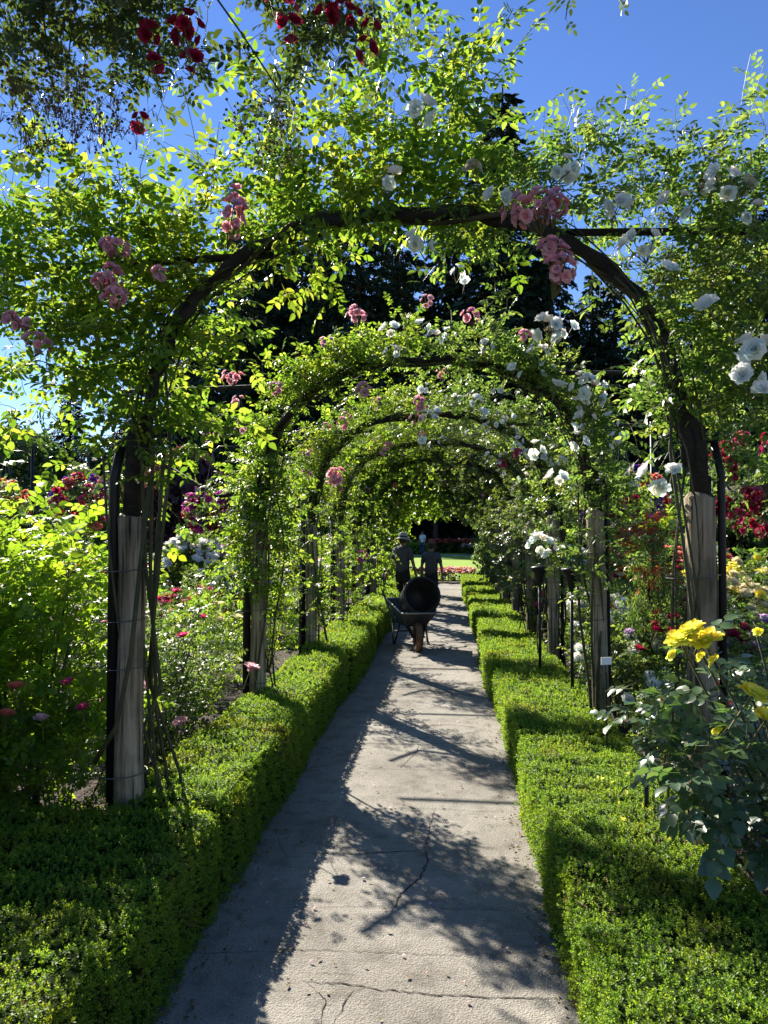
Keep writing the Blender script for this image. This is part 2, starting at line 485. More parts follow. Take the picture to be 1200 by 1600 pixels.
_cl = {}
def cluster_mesh(kind, col, n, w, h, size, key):
    """a head of n blossoms of radius `size` filling an ellipsoid w x h"""
    k = (kind, col, n, round(w, 2), round(h, 2), size, key)
    if k in _cl: return _cl[k]
    if kind == 'pom': n = int(n * 1.6); size *= 1.05
    Ts = {'full': ROSE_FULL, 'loose': ROSE_LOOSE, 'big': ROSE_BIG, 'pom': ROSE_POM}[kind]
    ps = []
    if n == 1:
        pos = np.zeros((1, 3)); d = np.array([[.0, -.15, 1.]])
    else:
        i = np.arange(n) + .5
        z = 1 - 2 * i / n; a = i * 2.399963 + key
        d = np.stack([np.sqrt(1 - z * z) * np.cos(a), np.sqrt(1 - z * z) * np.sin(a), z], -1)
        d += R.normal(size=d.shape) * .12
        pos = d * np.array([w / 2, w / 2.6, h / 2]) * R.uniform(.75, 1.05, (n, 1))
        d[:, 2] += .5; d[:, 1] -= .25
    for j, T in enumerate(Ts):
        sel = np.arange(n) % len(Ts) == j
        if not sel.any(): continue
        M = frames(np.cross(norm(d[sel]), R.normal(size=(sel.sum(), 3))), d[sel])
        # columns x,y,z with z along d
        ps.append(scatter(T, pos[sel], M, size * (R.uniform(.65, 1.25, sel.sum()) if n > 2 else R.uniform(.85, 1.1, sel.sum()))))
    V, F = join_t(ps)
    base = np.array([0, h * .35, -h * .55 - size * 1.2])
    m2 = np.stack([np.tile(base, (n, 1)), (pos + base) / 2 + [0, 0, -.2 * size], pos + norm(d) * size * .02], 1)
    sv, sf = tubes_np(m2, size * .07, size * .05)
    if n == 1: sv, sf = tubes_np(np.array([[[0, size * .6, -size * 2.4], [0, size * .3, -size], [0, 0, size * .05]]]), size * .07, size * .06)
    _cl[k] = mesh_from('flowers', np.concatenate([V, sv]), [F, sf + len(V)], [F_[col], M_stem], [0, 1])
    return _cl[k]

def cluster(parent, p, col, n=6, w=.16, h=.12, size=.03, kind='pom', name='flower_cluster', rz=None, tilt=0.0, sc=1.0):
    me = cluster_mesh(kind, col, n, w, h, size, random.randint(0, 3))
    return link(name, me, parent, p, (tilt, random.uniform(-.3, .3), random.uniform(-.9, .9) if rz is None else rz), sc)

# ------------------------------------------------------------------ ground, path
def sheet(name, x0, x1, y0, y1, z, mat, nx=1, ny=1, amp=0, thick=0, parent=None):
    xs = np.linspace(x0, x1, nx + 1); ys = np.linspace(y0, y1, ny + 1)
    V = np.array([(x + (amp * R.normal() if 0 < i < nx or True else 0), y, z) for j, y in enumerate(ys) for i, x in enumerate(xs)])
    F = np.array([(j * (nx + 1) + i, j * (nx + 1) + i + 1, (j + 1) * (nx + 1) + i + 1, (j + 1) * (nx + 1) + i) for j in range(ny) for i in range(nx)])
    return link(name, mesh_from(name, V, [F], mat), parent)

g = sheet('ground', -300, 300, -60, 500, -.03, M_mulch); tag(g, 'dark bark mulch soil of the rose beds', 'ground', kind='structure')
mb = MB(); mb.box((-.28, 11.2, -.05), (1.52, 25.4, .10))
path = mb.build('path', M_conc); tag(path, 'worn grey concrete garden path with cracks and joints', 'path', kind='structure')

def ground_pt(px, py, z=0.004):
    x, zz = (px - 600) / FPX, -(py - 800) / FPX
    c, s = cos(PIT), sin(PIT); y, zz = c - zz * s, s + zz * c
    c, s = cos(YAW), sin(YAW); x, y = x * c - y * s, x * s + y * c
    t = (z - CH) / zz
    return np.array([x * t, y * t, z])

def crack(pts, w):
    """thin jagged strip lying in the path surface"""
    pts = [np.array(p, float) for p in pts]; fine = []
    for a, b in zip(pts[:-1], pts[1:]):
        n = max(3, int(np.linalg.norm(b - a) / .018))
        for i in range(n):
            q = a + (b - a) * i / n
            q[:2] += R.normal(size=2) * .0035
            fine.append(q)
    fine.append(pts[-1])
    V = []; F = []
    for i, q in enumerate(fine):
        d = fine[min(i + 1, len(fine) - 1)] - fine[max(0, i - 1)]
        nrm = norm(np.array([-d[1], d[0], 0])); ww = w * (.45 + .75 * R.random()) * min(1, .25 + i / 8, .25 + (len(fine) - 1 - i) / 8)
        V += [q - nrm * ww, q + nrm * ww]
        if i: F.append((2 * i - 2, 2 * i - 1, 2 * i + 1, 2 * i))
    return V, F
cm = MB()
CW = .75
gp = ground_pt
for pts, w in (([(475, 1332), (560, 1334), (664, 1328)], .005), ([(664, 1328), (668, 1345), (655, 1372), (622, 1402), (612, 1425)], .006),
               ([(664, 1328), (672, 1290), (680, 1262)], .003), ([(470, 1532), (540, 1537), (600, 1546), (680, 1553), (760, 1558), (880, 1560)], .004),
               ([(520, 1600), (545, 1555), (570, 1540)], .003), ([(430, 1418), (600, 1416), (830, 1424)], .0016),
               ([(480, 1265), (650, 1262), (800, 1270)], .0016), ([(560, 1522), (470, 1520)], .002), ([(530, 1160), (640, 1163), (770, 1160)], .004),
               ([(590, 1075), (660, 1078), (755, 1076)], .004), ([(625, 1200), (650, 1175), (655, 1163)], .003), ([(605, 1140), (700, 1132), (762, 1138)], .003),
               ([(760, 1390), (810, 1384)], .002), ([(560, 1200), (785, 1206)], .0022), ([(575, 1110), (765, 1104)], .002), ([(300, 1490), (500, 1484), (700, 1492), (860, 1486)], .0018), ([(500, 1600), (508, 1560), (480, 1535)], .003), ([(430, 1300), (445, 1335), (475, 1332)], .002), ([(700, 1530), (750, 1526)], .0018)):
    cm.add(*crack([gp(*p, .0025) for p in pts], w * CW))
for k in range(7):
    y = 9 + k * 2.1
    cm.add(*crack([(-1.0, y, .0025), (-.3, y + .02, .0025), (.44, y, .0025)], .006))
cm.build('crack', M_crack, path)
# crumbs of dry leaf and grit on the path
dv = []
n = 1100
pos = np.stack([np.where(R.random(n) < .72, R.choice([-.95, .40], n) + R.normal(size=n) * .05, R.uniform(-.95, .4, n)), 1.6 + 9 * R.random(n) ** 1.5, np.full(n, .006)], -1)
lt = leaf_t(1, .3, .12, -.2, 1)
V, F = scatter(lt, pos, frames(np.concatenate([R.normal(size=(n, 2)), np.zeros((n, 1))], 1), np.array([0, 0, 1.]) + R.normal(size=(n, 3)) * .2), R.uniform(.01, .03, n))
tag(link('leaf_litter', mesh_from('litter', V, [F], L['dead'])), 'dry leaf crumbs scattered along the path edges', 'leaf litter', kind='stuff')

sp = sheet('side_path', -60, -2.6, 9.3, 11.3, .0, M_gravel, 40, 1, .0); tag(sp, 'pale gravel path crossing the beds at left', 'path', kind='structure')
lw = sheet('lawn', -40, 60, 25.6, 62, .01, M_lawn); tag(lw, 'bright mown lawn beyond the end of the path', 'lawn', kind='structure')
fp = sheet('far_path', -30, 40, 52, 53.5, .03, M_gravel); tag(fp, 'pale strip of path across the far lawn', 'path', kind='structure')

n = 150
pos = np.stack([R.uniform(-.95, .42, n), 1.7 + 9 * R.random(n) ** 1.3, np.full(n, .006)], -1)
V, F = scatter(petal_t(1, .5, .9, 1.5, 0, .2), pos, frames(np.concatenate([R.normal(size=(n, 2)), np.zeros((n, 1))], 1), np.array([0, 0, 1.]) + R.normal(size=(n, 3)) * .2), R.uniform(.008, .018, n))
tag(link('fallen_petals', mesh_from('path_petals', V, [F], F_['palepink'])), 'pale pink petals fallen here and there on the concrete path', 'petals', kind='stuff')
# mulch chips near the yellow rose
n = 5000
pos = np.stack([R.uniform(1.05, 2.6, n), R.uniform(2.4, 6, n), np.full(n, -.02) + R.random(n) * .02], -1)
V, F = scatter(lt, pos, frames(R.normal(size=(n, 3)) * [1, 1, .3], rdir(n, 1)), R.uniform(.012, .04, n))
tag(link('bark_mulch', mesh_from('mulch', V, [F], M_mulch)), 'brown bark chips strewn over the bed', 'mulch', kind='stuff')

# ------------------------------------------------------------------ clipped box hedges
def hedge_surface(x0, x1, y0, y1, h, dens, leaf, faces, tmpl=None):
    """tips of foliage over the faces of a clipped block with rounded, lumpy edges"""
    pos = []; nrm = []
    def put(n, fn, nv):
        u, v = R.random(n), R.random(n)
        pos.append(fn(u, v)); nrm.append(np.tile(nv, (n, 1)))
    W, D_ = x1 - x0, y1 - y0
    if 't' in faces: put(int(dens * W * D_), lambda u, v: np.stack([x0 + u * W, y0 + v * D_, np.full(len(u), h)], -1), [0, 0, 1.])
    if 'l' in faces: put(int(dens * h * D_), lambda u, v: np.stack([np.full(len(u), x0), y0 + v * D_, u * h], -1), [-1., 0, .0])
    if 'r' in faces: put(int(dens * h * D_), lambda u, v: np.stack([np.full(len(u), x1), y0 + v * D_, u * h], -1), [1., 0, .0])
    if 'f' in faces: put(int(dens * h * W), lambda u, v: np.stack([x0 + u * W, np.full(len(u), y0), v * h], -1), [0, -1., .0])
    if 'b' in faces: put(int(dens * h * W), lambda u, v: np.stack([x0 + u * W, np.full(len(u), y1), v * h], -1), [0, 1., .0])
    p = np.concatenate(pos); nn = np.concatenate(nrm)
    # round the shoulders
    c = np.array([(x0 + x1) / 2, (y0 + y1) / 2, h / 2]); hf = np.array([W / 2, D_ / 2, h / 2])
    q = np.abs((p - c)) - (hf - .055); q = np.maximum(q, 0); q[:, 2] *= (p[:, 2] > c[2])
    l = np.linalg.norm(q, axis=1)
    over = l > .055
    sh = np.zeros_like(p); sh[over] = (np.sign(p - c) * q)[over] * (1 - .055 / l[over])[:, None]
    p = p - sh
    nn = norm(nn + np.sign(p - c) * q * 14 * over[:, None])
    # lumps
    w = .006 * np.sin(p[:, 0] * 23 + p[:, 1] * 7) + .006 * np.sin(p[:, 1] * 31 + p[:, 2] * 17) + .009 * np.sin(p[:, 0] * 7 - p[:, 1] * 5 + 1) + .006 * R.normal(size=len(p))
    tall = R.random(len(p)) < .025; w = w + tall * R.uniform(.01, .04, len(p)); hole = np.sin(p[:, 0] * 17 + 2) * np.sin(p[:, 1] * 19) * np.sin(p[:, 2] * 21 + p[:, 1] * 5 + 1) > .82; w = w - hole * .03
    p = p + nn * (w - .01)[:, None]
    up = norm(nn + np.array([-.1, .1, .45]) * (.8 if True else 0) + R.normal(size=p.shape) * .5)
    M = frames(np.cross(up, R.normal(size=p.shape)), up)
    return scatter(tmpl or BOXT, p, M, leaf * R.uniform(.65, 1.25, len(p)))

def hedge(name, blocks, label, inner):
    root = thing(name, label, 'hedge')
    for (x0, x1, y0, y1, h, faces) in blocks:
        # split along the length by distance so that the leaf size on screen stays plausible
        ps = []; ys = y0
        while ys < y1 - 1e-6:
            ye = min(y1, ys + (.7 if ys < 5 else 1.2)); mid = max(1.2, (ys + ye) / 2)
            leaf = .0118 * max(1, mid / 3.4) ** .75
            dens = 5600 * (.0118 / leaf) ** 2
            fc = [f for f in faces if f in 'tlr'] + (['f'] if 'f' in faces and ys == y0 else []) + (['b'] if 'b' in faces and ye == y1 else [])
            # draw one long block, only this slice
            s = hedge_surface(x0, x1, ys - (0 if ys == y0 else .03), ye + (0 if ye == y1 else .03), h, dens, leaf, fc) if False else None
            ps.append((ys, ye, leaf, dens)); ys = ye
        V = []; F = []; n = 0
        lmax = min(p[3] for p in ps)
        for (a, b_, leaf, dens) in ps:
            v, f = hedge_surface(x0, x1, y0, y1, h, dens, leaf, faces)
            k = len(BOXT[0]); c0 = v.reshape(-1, k, 3)[:, 0, 1]
            keep = (c0 >= a - (9 if a == y0 else 0)) & (c0 < b_ + (9 if b_ >= y1 - 1e-6 else 0))
            v = v.reshape(-1, k, 3)[keep].reshape(-1, 3)
            nf = keep.sum()
            f = (BOXT[1][None] + (np.arange(nf) * k)[:, None, None]).reshape(-1, 4)
            V.append(v); F.append(f + n); n += len(v)
        V = np.concatenate(V); F = np.concatenate(F)
        nd = max(1, len(F) // 300)
        c0 = V.reshape(-1, len(BOXT[0]), 3)[:, 0]
        pt = np.sin(c0[:, 0] * 6.1 + 1.3) * np.sin(c0[:, 1] * 3.7 + c0[:, 0] * 2) + .4 * np.sin(c0[:, 1] * 11 + c0[:, 2] * 9)
        mi = (R.random(len(c0)) < .008 + .16 * (pt > 1.05)).repeat(len(BOXT[1]))
        me = mesh_from('clipped_foliage', V, [F[~mi], F[mi]], [L['box'], L['dead']], [0, 1])
        o = link('clipped_block', me, root)
        cr = MB(); e = .036
        cr.box(((x0 + x1) / 2, (y0 + y1) / 2, (h - e) / 2), (x1 - x0 - 2 * e, y1 - y0 - 2 * e, h - e))
        cr.build('twigs', M_core, o)
    return root

YA = [3.3 + 2.2 * k for k in range(9)]          # distances of the arches
YA[1] = 5.6; YA[2] = 7.8
hr = []; hl = []
bounds = [0.9, 4.5, 7.2, 9.5, 11.8, 14.2, 16.8, 19.4, 22.6]
hts = [.365, .35, .37, .34, .36, .33, .35, .34]
for i in range(8):
    j = [0, .015, -.03, .03, -.01, .02, -.02, .01][i]
    hr.append((.43 + j, 1.12 + j * .5, bounds[i] + .01, bounds[i + 1] - .01, hts[i], 'tlrfb' if i else 'tlrb'))
bl = [3.22, 5.3, 7.5, 9.7, 11.9, 14.1, 16.5, 19.2, 22.4]
for i in range(8):
    j = [0, -.03, .02, -.02, .02, 0, -.02, .01][i]
    hl.append((-1.5, -1.0 + j, bl[i] + .01, bl[i + 1] - .01, [.46, .44, .47, .43, .46, .44, .45, .43][i], 'tlrfb'))
hl.insert(0, (-2.75, -.99, .9, 3.2, .44, 'trb'))
hedge('box_hedge', hr, 'sunlit bright green clipped box hedge right of the concrete path', -1)
hedge('box_hedge', hl, 'clipped box hedge left of the path, its path side in shade', 1)

# ------------------------------------------------------------------ rose arches
XL, XR = -1.46, 1.09
CX, HW = (XL + XR) / 2, (XR - XL) / 2
def hoop_pt(t, top=3.1, spring=1.95, inset=.06):
    """t 0..1 from left foot to right foot; lower parts straight, upper a flattened arch"""
    a = pi * (1 - t)
    r = HW - inset
    x = CX + r * (abs(cos(a)) ** .86) * (1 if cos(a) > 0 else -1)
    z = spring + (top - spring) * (sin(a) ** .82)
    return np.array([x, 0, z])

ordw = ['overhead', 'first', 'second', 'third', 'fourth', 'fifth', 'sixth', 'seventh', 'eighth', 'farthest']
def make_arch(y, k, label, top):
    root = thing('rose_arch', label, 'garden arch', (0, y, 0), 0, 'rose arches over the path')
    for sx, x, h in ((-1, XL, 1.72), (1, XR, 1.80)):
        mb = MB(); pts = []; rs = []
        lean = (-.0 if sx < 0 else (.05 if k == 2 else 0))
        for i in range(15):
            z = -.03 + (h + .03) * i / 14
            pts.append((x + lean * (1 - z / h) + .004 * sin(z * 5 + k), .004 * cos(z * 4 + k), z)); rs.append(.066 + .004 * sin(z * 3.1 + k) - .004 * z / h)
        pts.append((x, 0, h + .006)); rs.append(.052)
        mb.tube(pts, rs, 18)
        po = mb.build('post', M_post, root, True)
        for zt in ([.52, 1.04, 1.22, 1.5] if sx < 0 else [.62, .98, 1.12, 1.48]):
            w = MB(); ring = []
            zt += .03 * sin(k * 3 + zt * 9)
            for q in range(21):
                a = 2 * pi * q / 20
                ring.append((x - .035 + .115 * cos(a), .082 * sin(a), zt + .01 * sin(a + k)))
            w.tube(ring, .0028, 5, False); w.build('tie_wire', M_wire, po)
        # steel upright beside the post and above it
        pp = MB()
        xo = x - .085 if sx < 0 else x + .09
        pp.tube([(xo, .0, -.03), (xo, 0, 1.9), (xo + .03 * -sx, 0, 2.05)], .024 if sx < 0 else .017, 10)
        pp.tube([(xo - .038, .05, -.03), (xo - .038, .05, 1.9)], .014, 8)
        pp.build('steel_upright', M_pipe, root, True)
        up = MB(); up.tube([(x, 0, h + .004), (x + .01 * -sx, 0, 2.1), tuple(hoop_pt(.04 if sx < 0 else .96, top))], [.04, .038, .03], 12)
        up.build('bracket', M_hoop, root, True)
    mb = MB(); pts = []; rs = []
    for i in range(61):
        t = i / 60; p = hoop_pt(t, top)
        p += np.array([.012 * sin(i * 1.7 + k), .015 * sin(i * .9 + k), .01 * sin(i * 1.3 + 2 * k)])
        pts.append(p); rs.append(.030 + .005 * sin(i * 2.1) * sin(i * .7 + k))
    mb.tube(pts, rs, 10)
    mb.build('hoop', M_hoop, root, True)
    # a cane bound along the hoop
    mb = MB(); pts = [hoop_pt(i / 50, top) + np.array([0, .045 * sin(i * .55 + k), .045 * cos(i * .55 + k)]) for i in range(2, 49)]
    mb.tube(pts, .012, 7); mb.build('bound_cane', M_oldcane, root, True)
    # horizontal rails reaching outward from the shoulders, with braces
    for sx in (-1, 1):
        x = XL if sx < 0 else XR
        zr = top - .18 if sx < 0 else top - .12
        mb = MB(); mb.tube([(CX + sx * .62, .03, zr + .02), (x + sx * .1, .03, zr), (x + sx * 1.15, .03, zr - .02)], .018, 8)
        mb.build('rail', M_hoop, root, True)
        if sx > 0 or k <= 1: continue
        mb = MB(); mb.tube([(x + sx * .75, .06, zr - .62), (x + sx * .35, .05, zr - .86), (x - sx * .0, .04, 1.98)], .017, 8)
        mb.build('brace', M_hoop, root, True)
    return root

arch_labels = ['dark rose arch straight overhead with crimson rambler, mostly above the frame',
 'largest rose arch nearest the camera, cedar posts either side of the path',
 'second rose arch along the path, white and pink roses over its top',
 'third rose arch along the path, white roses on its right shoulder',
 'fourth rose arch along the path, clothed in small green leaves',
 'fifth rose arch along the path, just beyond the wheelbarrow',
 'sixth rose arch along the path, just short of the two gardeners',
 'seventh rose arch along the path, deep inside the green tunnel',
 'eighth rose arch along the path, last but one before the lawn',
 'farthest rose arch, last of the tunnel before the lawn']
TOPS = [3.1, 3.1, 2.97, 2.9, 2.86, 2.84, 2.82, 2.8, 2.8, 2.8]
AY = [1.1] + YA
for k, y in enumerate(AY):
    make_arch(y, k, arch_labels[k], TOPS[k])

# long thin wires linking the arches
# ------------------------------------------------------------------ climbing roses
def canes(root, x, y, sx, top, n=7, r=.011, seg=6, tmax=.45):
    """canes rising beside the post and following the hoop; each one a part"""
    mb = MB()
    for i in range(n):
        bx = x + R.normal() * .09; by = y + R.uniform(-.1, .22)
        off = np.array([R.normal() * .07, R.normal() * .06, 0])
        pts = []
        for z in np.linspace(0, 2.0, 9):
            f = z / 2.0
            pts.append((bx * (1 - f) + (x + off[0]) * f + .05 * sin(z * (2 + i % 3) + i), by * (1 - f) + (y + off[1]) * f + .05 * cos(z * 2.3 + i * 2), z))
        tend = R.uniform(.12, tmax)
        for t in np.linspace(.03, tend, 8):
            p = hoop_pt(t if sx < 0 else 1 - t, top)
            pts.append((p[0] + off[0] * .7, y + off[1] + .03 * sin(t * 20 + i), p[2] + .05 * sin(t * 15 + i * 2)))
        mb.tube(pts, np.linspace(r, r * .45, len(pts)) * R.uniform(.6, 1.2), seg, False)
    return mb.build('canes', M_cane, root, True)

def hoop_starts(n, ta, tb, sx, y, top, rad):
    t = R.uniform(ta, tb, n)
    p = np.array([hoop_pt(q if sx < 0 else 1 - q, top) for q in t])
    p[:, 1] = y
    out = norm(p - np.array([CX, y, 1.9]))
    j = R.normal(size=(n, 3)) * rad
    p = p + j + out * abs(R.normal(size=(n, 1))) * rad * .7
    d = norm(out * .9 + R.normal(size=(n, 3)) * .75 + np.array([0, 0, .35]))
    return p, d

def post_starts(n, x, y, z0, z1, rad):
    p = np.stack([x + R.normal(size=n) * rad, y + R.normal(size=n) * rad, R.uniform(z0, z1, n)], -1)
    d = norm(p - np.array([x, y, 0]) * 1.0 * np.array([1, 1, 0]) - np.array([0, 0, 1]) * p[:, 2:3])
    d = norm(d + R.normal(size=(n, 3)) * .5 + np.array([0, 0, .3]))
    return p, d

def clump(px, py, rx, ry, Y, n, dy=.3, up=.5):
    c = P(px, py, Y); s = Y / FPX
    p, d = ell(n, c, (rx * s, dy, ry * s), .15)
    return p, norm(d + R.normal(size=(n, 3)) * .5 + np.array([0, 0, up]))

def cat_(lst):
    return np.concatenate([a for a, b in lst]), np.concatenate([b for a, b in lst])

# arch 1, left: large bright leaves, a heavy shoulder and pink clusters
r1 = thing('climbing_rose', 'big leafy climbing rose with pink clusters on nearest left post', 'climbing rose', (0, 0, 0), 0, 'climbing roses on the arches')
Y = 3.3
heavy = cat_([clump(215, 560, 120, 95, Y+.08, 100, .3), clump(190, 430, 180, 85, Y+.08, 95, .3), clump(90, 390, 150, 60, Y, 60, .3), clump(40, 290, 50, 30, Y, 8, .2), clump(270, 470, 60, 90, Y+.12, 30, .22),
              clump(60, 540, 80, 60, Y, 45, .25), clump(50, 630, 70, 30, Y, 16, .2), clump(230, 680, 45, 70, Y, 40, .14), clump(330, 370, 110, 35, Y+.1, 26), clump(60, 450, 90, 60, Y, 45)])
crown = cat_([clump(420, 330, 80, 35, Y+.1, 24), clump(530, 270, 90, 60, Y+.1, 46), clump(640, 260, 85, 80, Y+.1, 52), clump(620, 160, 80, 60, Y+.1, 22), clump(470, 170, 50, 50, Y, 8),
              clump(690, 240, 40, 55, Y, 26), clump(560, 335, 130, 22, Y+.12, 22, .12), clump(505, 400, 30, 15, Y, 7, .12), clump(690, 320, 60, 20, Y+.1, 18)])
hp = hoop_starts(30, .05, .6, -1, Y + .12, 3.1, .06)
parts = []
wrap = hoop_starts(26, .06, .6, -1, Y - .02, 3.1, .03)
for (s_, d_), lf_, keep in ((heavy, .056, .52), (crown, .056, .56), (hp, .05, .8), (wrap, .045, 1)):
    kk = R.random(len(s_)) < keep; s_, d_ = s_[kk], d_[kk]
    parts.append(grow(s_, d_, R.uniform(.16, .4, len(s_)), 7, lf_, SPR0W if lf_ > .06 else SPR0, .2, .1, .002))
# long free shoots rising against the sky
fs = [(300, 340, 295, 130), (330, 330, 340, 200), (150, 300, 175, 190), (40, 260, 70, 200), (360, 300, 370, 210), (560, 200, 520, 60), (690, 200, 740, 90), (740, 100, 810, 10), (640, 130, 655, 15),
      (240, 300, 225, 215), (700, 230, 790, 165), (700, 120, 700, 70), (560, 120, 590, 40), (610, 100, 605, 5), (110, 300, 95, 215), (440, 200, 455, 110), (760, 120, 825, 60)]
S = []; Dd = []; Ls = []
for a, b, c, d in fs:
    p, q = P(a, b, Y + R.normal() * .12), P(c, d, Y + R.normal() * .12)
    S.append(p); Dd.append(q - p); Ls.append(np.linalg.norm(q - p))
parts.append(grow(np.array(S), np.array(Dd), np.array(Ls), 11, .05, SPR0, .05, .05, .0032, .75, .35))
link('foliage', foliage_mesh('foliage_near_left', parts, L['climb']), r1)
canes(r1, XL - .03, Y, -1, 3.1, 8, .008)
mb = MB()
for k in range(4):
    o = (-.05, .03, -.01, .055)[k]
    mb.tube([(XL + .10 + 2.2 * o, 3.44, -.02), (XL + .06 + o * 2.2, 3.4 + o, .5), (XL + .09 - o, 3.36 + o, .95), (XL + .12 + o, 3.24 - o, 1.5), (XL + .13 + o * 1.3, 3.25, 2.0), tuple(hoop_pt(.05 + .02 * k, 3.1) + np.array([o, 3.23, .0]))], [.008, .008, .0085, .009, .008, .006], 7)
mb.build('bundled_canes', M_cane, r1, True)
mb = MB(); mb.tube([(XL - .12, 3.2, .62), (XL - .02, 3.2, .78), (XL + .045, 3.2, 1.1), (XL + .08, 3.21, 1.5), (XL + .12, 3.22, 1.9)], .011, 8); mb.build('cane', M_cane, r1, True)
for (px, py, w, h, n) in [(368, 335, 38, 72, 11), (180, 385, 44, 22, 5), (176, 430, 30, 34, 5), (183, 462, 42, 26, 5), (160, 440, 22, 20, 3), (35, 505, 30, 18, 3), (60, 535, 46, 22, 5), (15, 498, 26, 20, 3), (250, 425, 16, 12, 2)]:
    s = Y / FPX
    cluster(r1, P(px, py, 2.88), 'pink', int(n * 1.4), w * s * .85, h * s * .85, .025, 'pom')
for (px, py, w, h, n) in [(832, 322, 82, 46, 13), (868, 318, 36, 34, 5), (862, 385, 26, 22, 4), (876, 415, 38, 56, 9)]:
    s = Y / FPX
    cluster(r1, P(px, py, 2.88), 'pink', int(n * 1.4), w * s * .95, h * s * .95, .028, 'pom')

# arch 1, right: paler leaves and big white roses, open to the sky
r2 = thing('climbing_rose', 'open climbing rose with large white blooms on nearest right post', 'climbing rose', (0, 0, 0), 0, 'climbing roses on the arches')
rt = cat_([clump(780, 320, 50, 40, Y+.1, 26, .2), clump(905, 300, 70, 55, Y+.1, 22), clump(1010, 320, 110, 50, Y, 40), clump(1130, 330, 90, 60, Y, 45), clump(1110, 440, 90, 75, Y+.1, 55),
           clump(1110, 560, 80, 90, Y, 60), clump(1150, 660, 60, 50, Y, 24), clump(1000, 650, 40, 30, Y+.15, 12, .15), clump(1110, 650, 30, 80, Y+.1, 30, .12), clump(1175, 480, 60, 80, Y, 50), clump(830, 290, 50, 30, Y+.1, 14), clump(740, 370, 30, 30, Y, 6, .15)])
parts = [grow(rt[0], rt[1], R.uniform(.12, .32, len(rt[0])), 7, .039, SPR0, .2, .1, .0018)]
S = []; Dd = []; Ls = []
for a, b, c, d in [(1010, 300, 960, 160), (1100, 310, 965, 165), (1010, 420, 1200, 120), (960, 330, 910, 190), (900, 320, 935, 170), (900, 310, 880, 180), (1060, 250, 1055, 175), (1090, 300, 1190, 170), (1150, 300, 1170, 230),
                   (870, 300, 880, 215), (1000, 330, 990, 215), (1130, 210, 1200, 110), (1080, 300, 1140, 190), (950, 300, 1030, 260), (1180, 720, 1190, 560), (770, 520, 775, 400), (760, 480, 765, 380)]:
    p, q = P(a, b, Y + R.normal() * .1), P(c, d, Y + R.normal() * .1)
    S.append(p); Dd.append(q - p); Ls.append(np.linalg.norm(q - p))
parts.append(grow(np.array(S), np.array(Dd), np.array(Ls), 15, .032, SPR0, .05, .05, .0026, .75, .4))
hp = hoop_starts(20, .04, .42, 1, Y + .14, 3.1, .06)
parts.append(grow(hp[0], hp[1], R.uniform(.12, .26, 20), 7, .036, SPR0))
link('foliage', foliage_mesh('foliage_near_right', parts, L['white']), r2)
canes(r2, XR - .01, Y, 1, 3.1, 9, .008)
for (px, py, w, n, sz) in [(888, 262, 40, 4, .05), (778, 305, 26, 2, .05), (652, 378, 40, 3, .05), (660, 170, 34, 3, .05), (617, 278, 28, 2, .05), (1000, 378, 52, 5, .05), (1128, 284, 46, 4, .05), (1058, 318, 40, 3, .045), (968, 318, 30, 3, .045),
                           (1043, 420, 28, 1, .055), (1105, 478, 30, 1, .06), (1180, 545, 46, 4, .055), (1170, 590, 40, 2, .055), (1190, 610, 30, 1, .06), (1025, 745, 34, 2, .06), (1052, 735, 26, 1, .05), (858, 510, 42, 5, .04), (1180, 330, 30, 2, .04)]:
    s = Y / FPX
    cluster(r2, P(px, py, 2.86 if n > 1 else 2.82), 'white', n, w * s * .8, w * s * .7, sz * .8, 'full', tilt=.7)
for (px, py) in [(868, 520), (1160, 290), (742, 262), (1110, 280)]:
    cluster(r2, P(px, py, 3.05), 'brownwhite', 3, .06, .05, .035, 'loose', 'faded_bloom')

# overhead rambler with crimson clusters, hanging from the arch above the camera
r0 = thing('climbing_rose', 'crimson rambler hanging from the arch overhead, fine dark leaves and buds', 'climbing rose', (0, 0, 0), 0, 'climbing roses on the arches')
Y0 = 1.75
a_ = cat_([clump(100, 5, 140, 55, Y0, 64, .22, 0), clump(225, 55, 80, 50, Y0, 44, .2, 0), clump(50, 110, 70, 40, Y0, 16, .18, .1), clump(20, 30, 100, 60, Y0, 26, .2), clump(200, -40, 200, 30, Y0, 44, .25, 0),
           clump(480, 15, 85, 40, Y0, 26, .2, 0), clump(590, 0, 50, 22, Y0, 14, .2, 0), clump(440, 110, 40, 70, Y0, 14, .15, 0), clump(500, -40, 130, 25, Y0, 36, .2, 0)])
a_ = (a_[0][R.random(len(a_[0])) < .72],); a_ = (a_[0], rdir(len(a_[0]), .0))
parts = [grow(a_[0][::1], a_[1], R.uniform(.07, .18, len(a_[0])), 7, .026, SPR0, .2, 0, .0013, .6, .7)]
S = np.array([P(905, -10, 1.8), P(970, -30, 1.8), P(370, 60, 1.7)]); E2 = np.array([P(880, 22, 1.8), P(970, 10, 1.8), P(375, 100, 1.7)])
parts.append(grow(S, E2 - S, np.linalg.norm(E2 - S, axis=1), 4, .024, SPR0))
# canes tying it back to the overhead hoop
st_ = a_[0][::9]; tgt = np.array([hoop_pt(.15 + .5 * R.random(), 3.1) + np.array([0, 1.1, 0]) for _ in st_])
tt = np.linspace(0, 1, 8)[None, :, None]
pl = tgt[:, None, :] * (1 - tt) + st_[:, None, :] * tt; pl[:, :, 2] += .12 * np.sin(tt[:, :, 0] * pi)
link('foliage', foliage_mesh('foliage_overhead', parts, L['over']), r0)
tv, tf = tubes_np(pl, .005, .002)
link('canes', mesh_from('canes_overhead', tv, [tf], M_cane), r0)
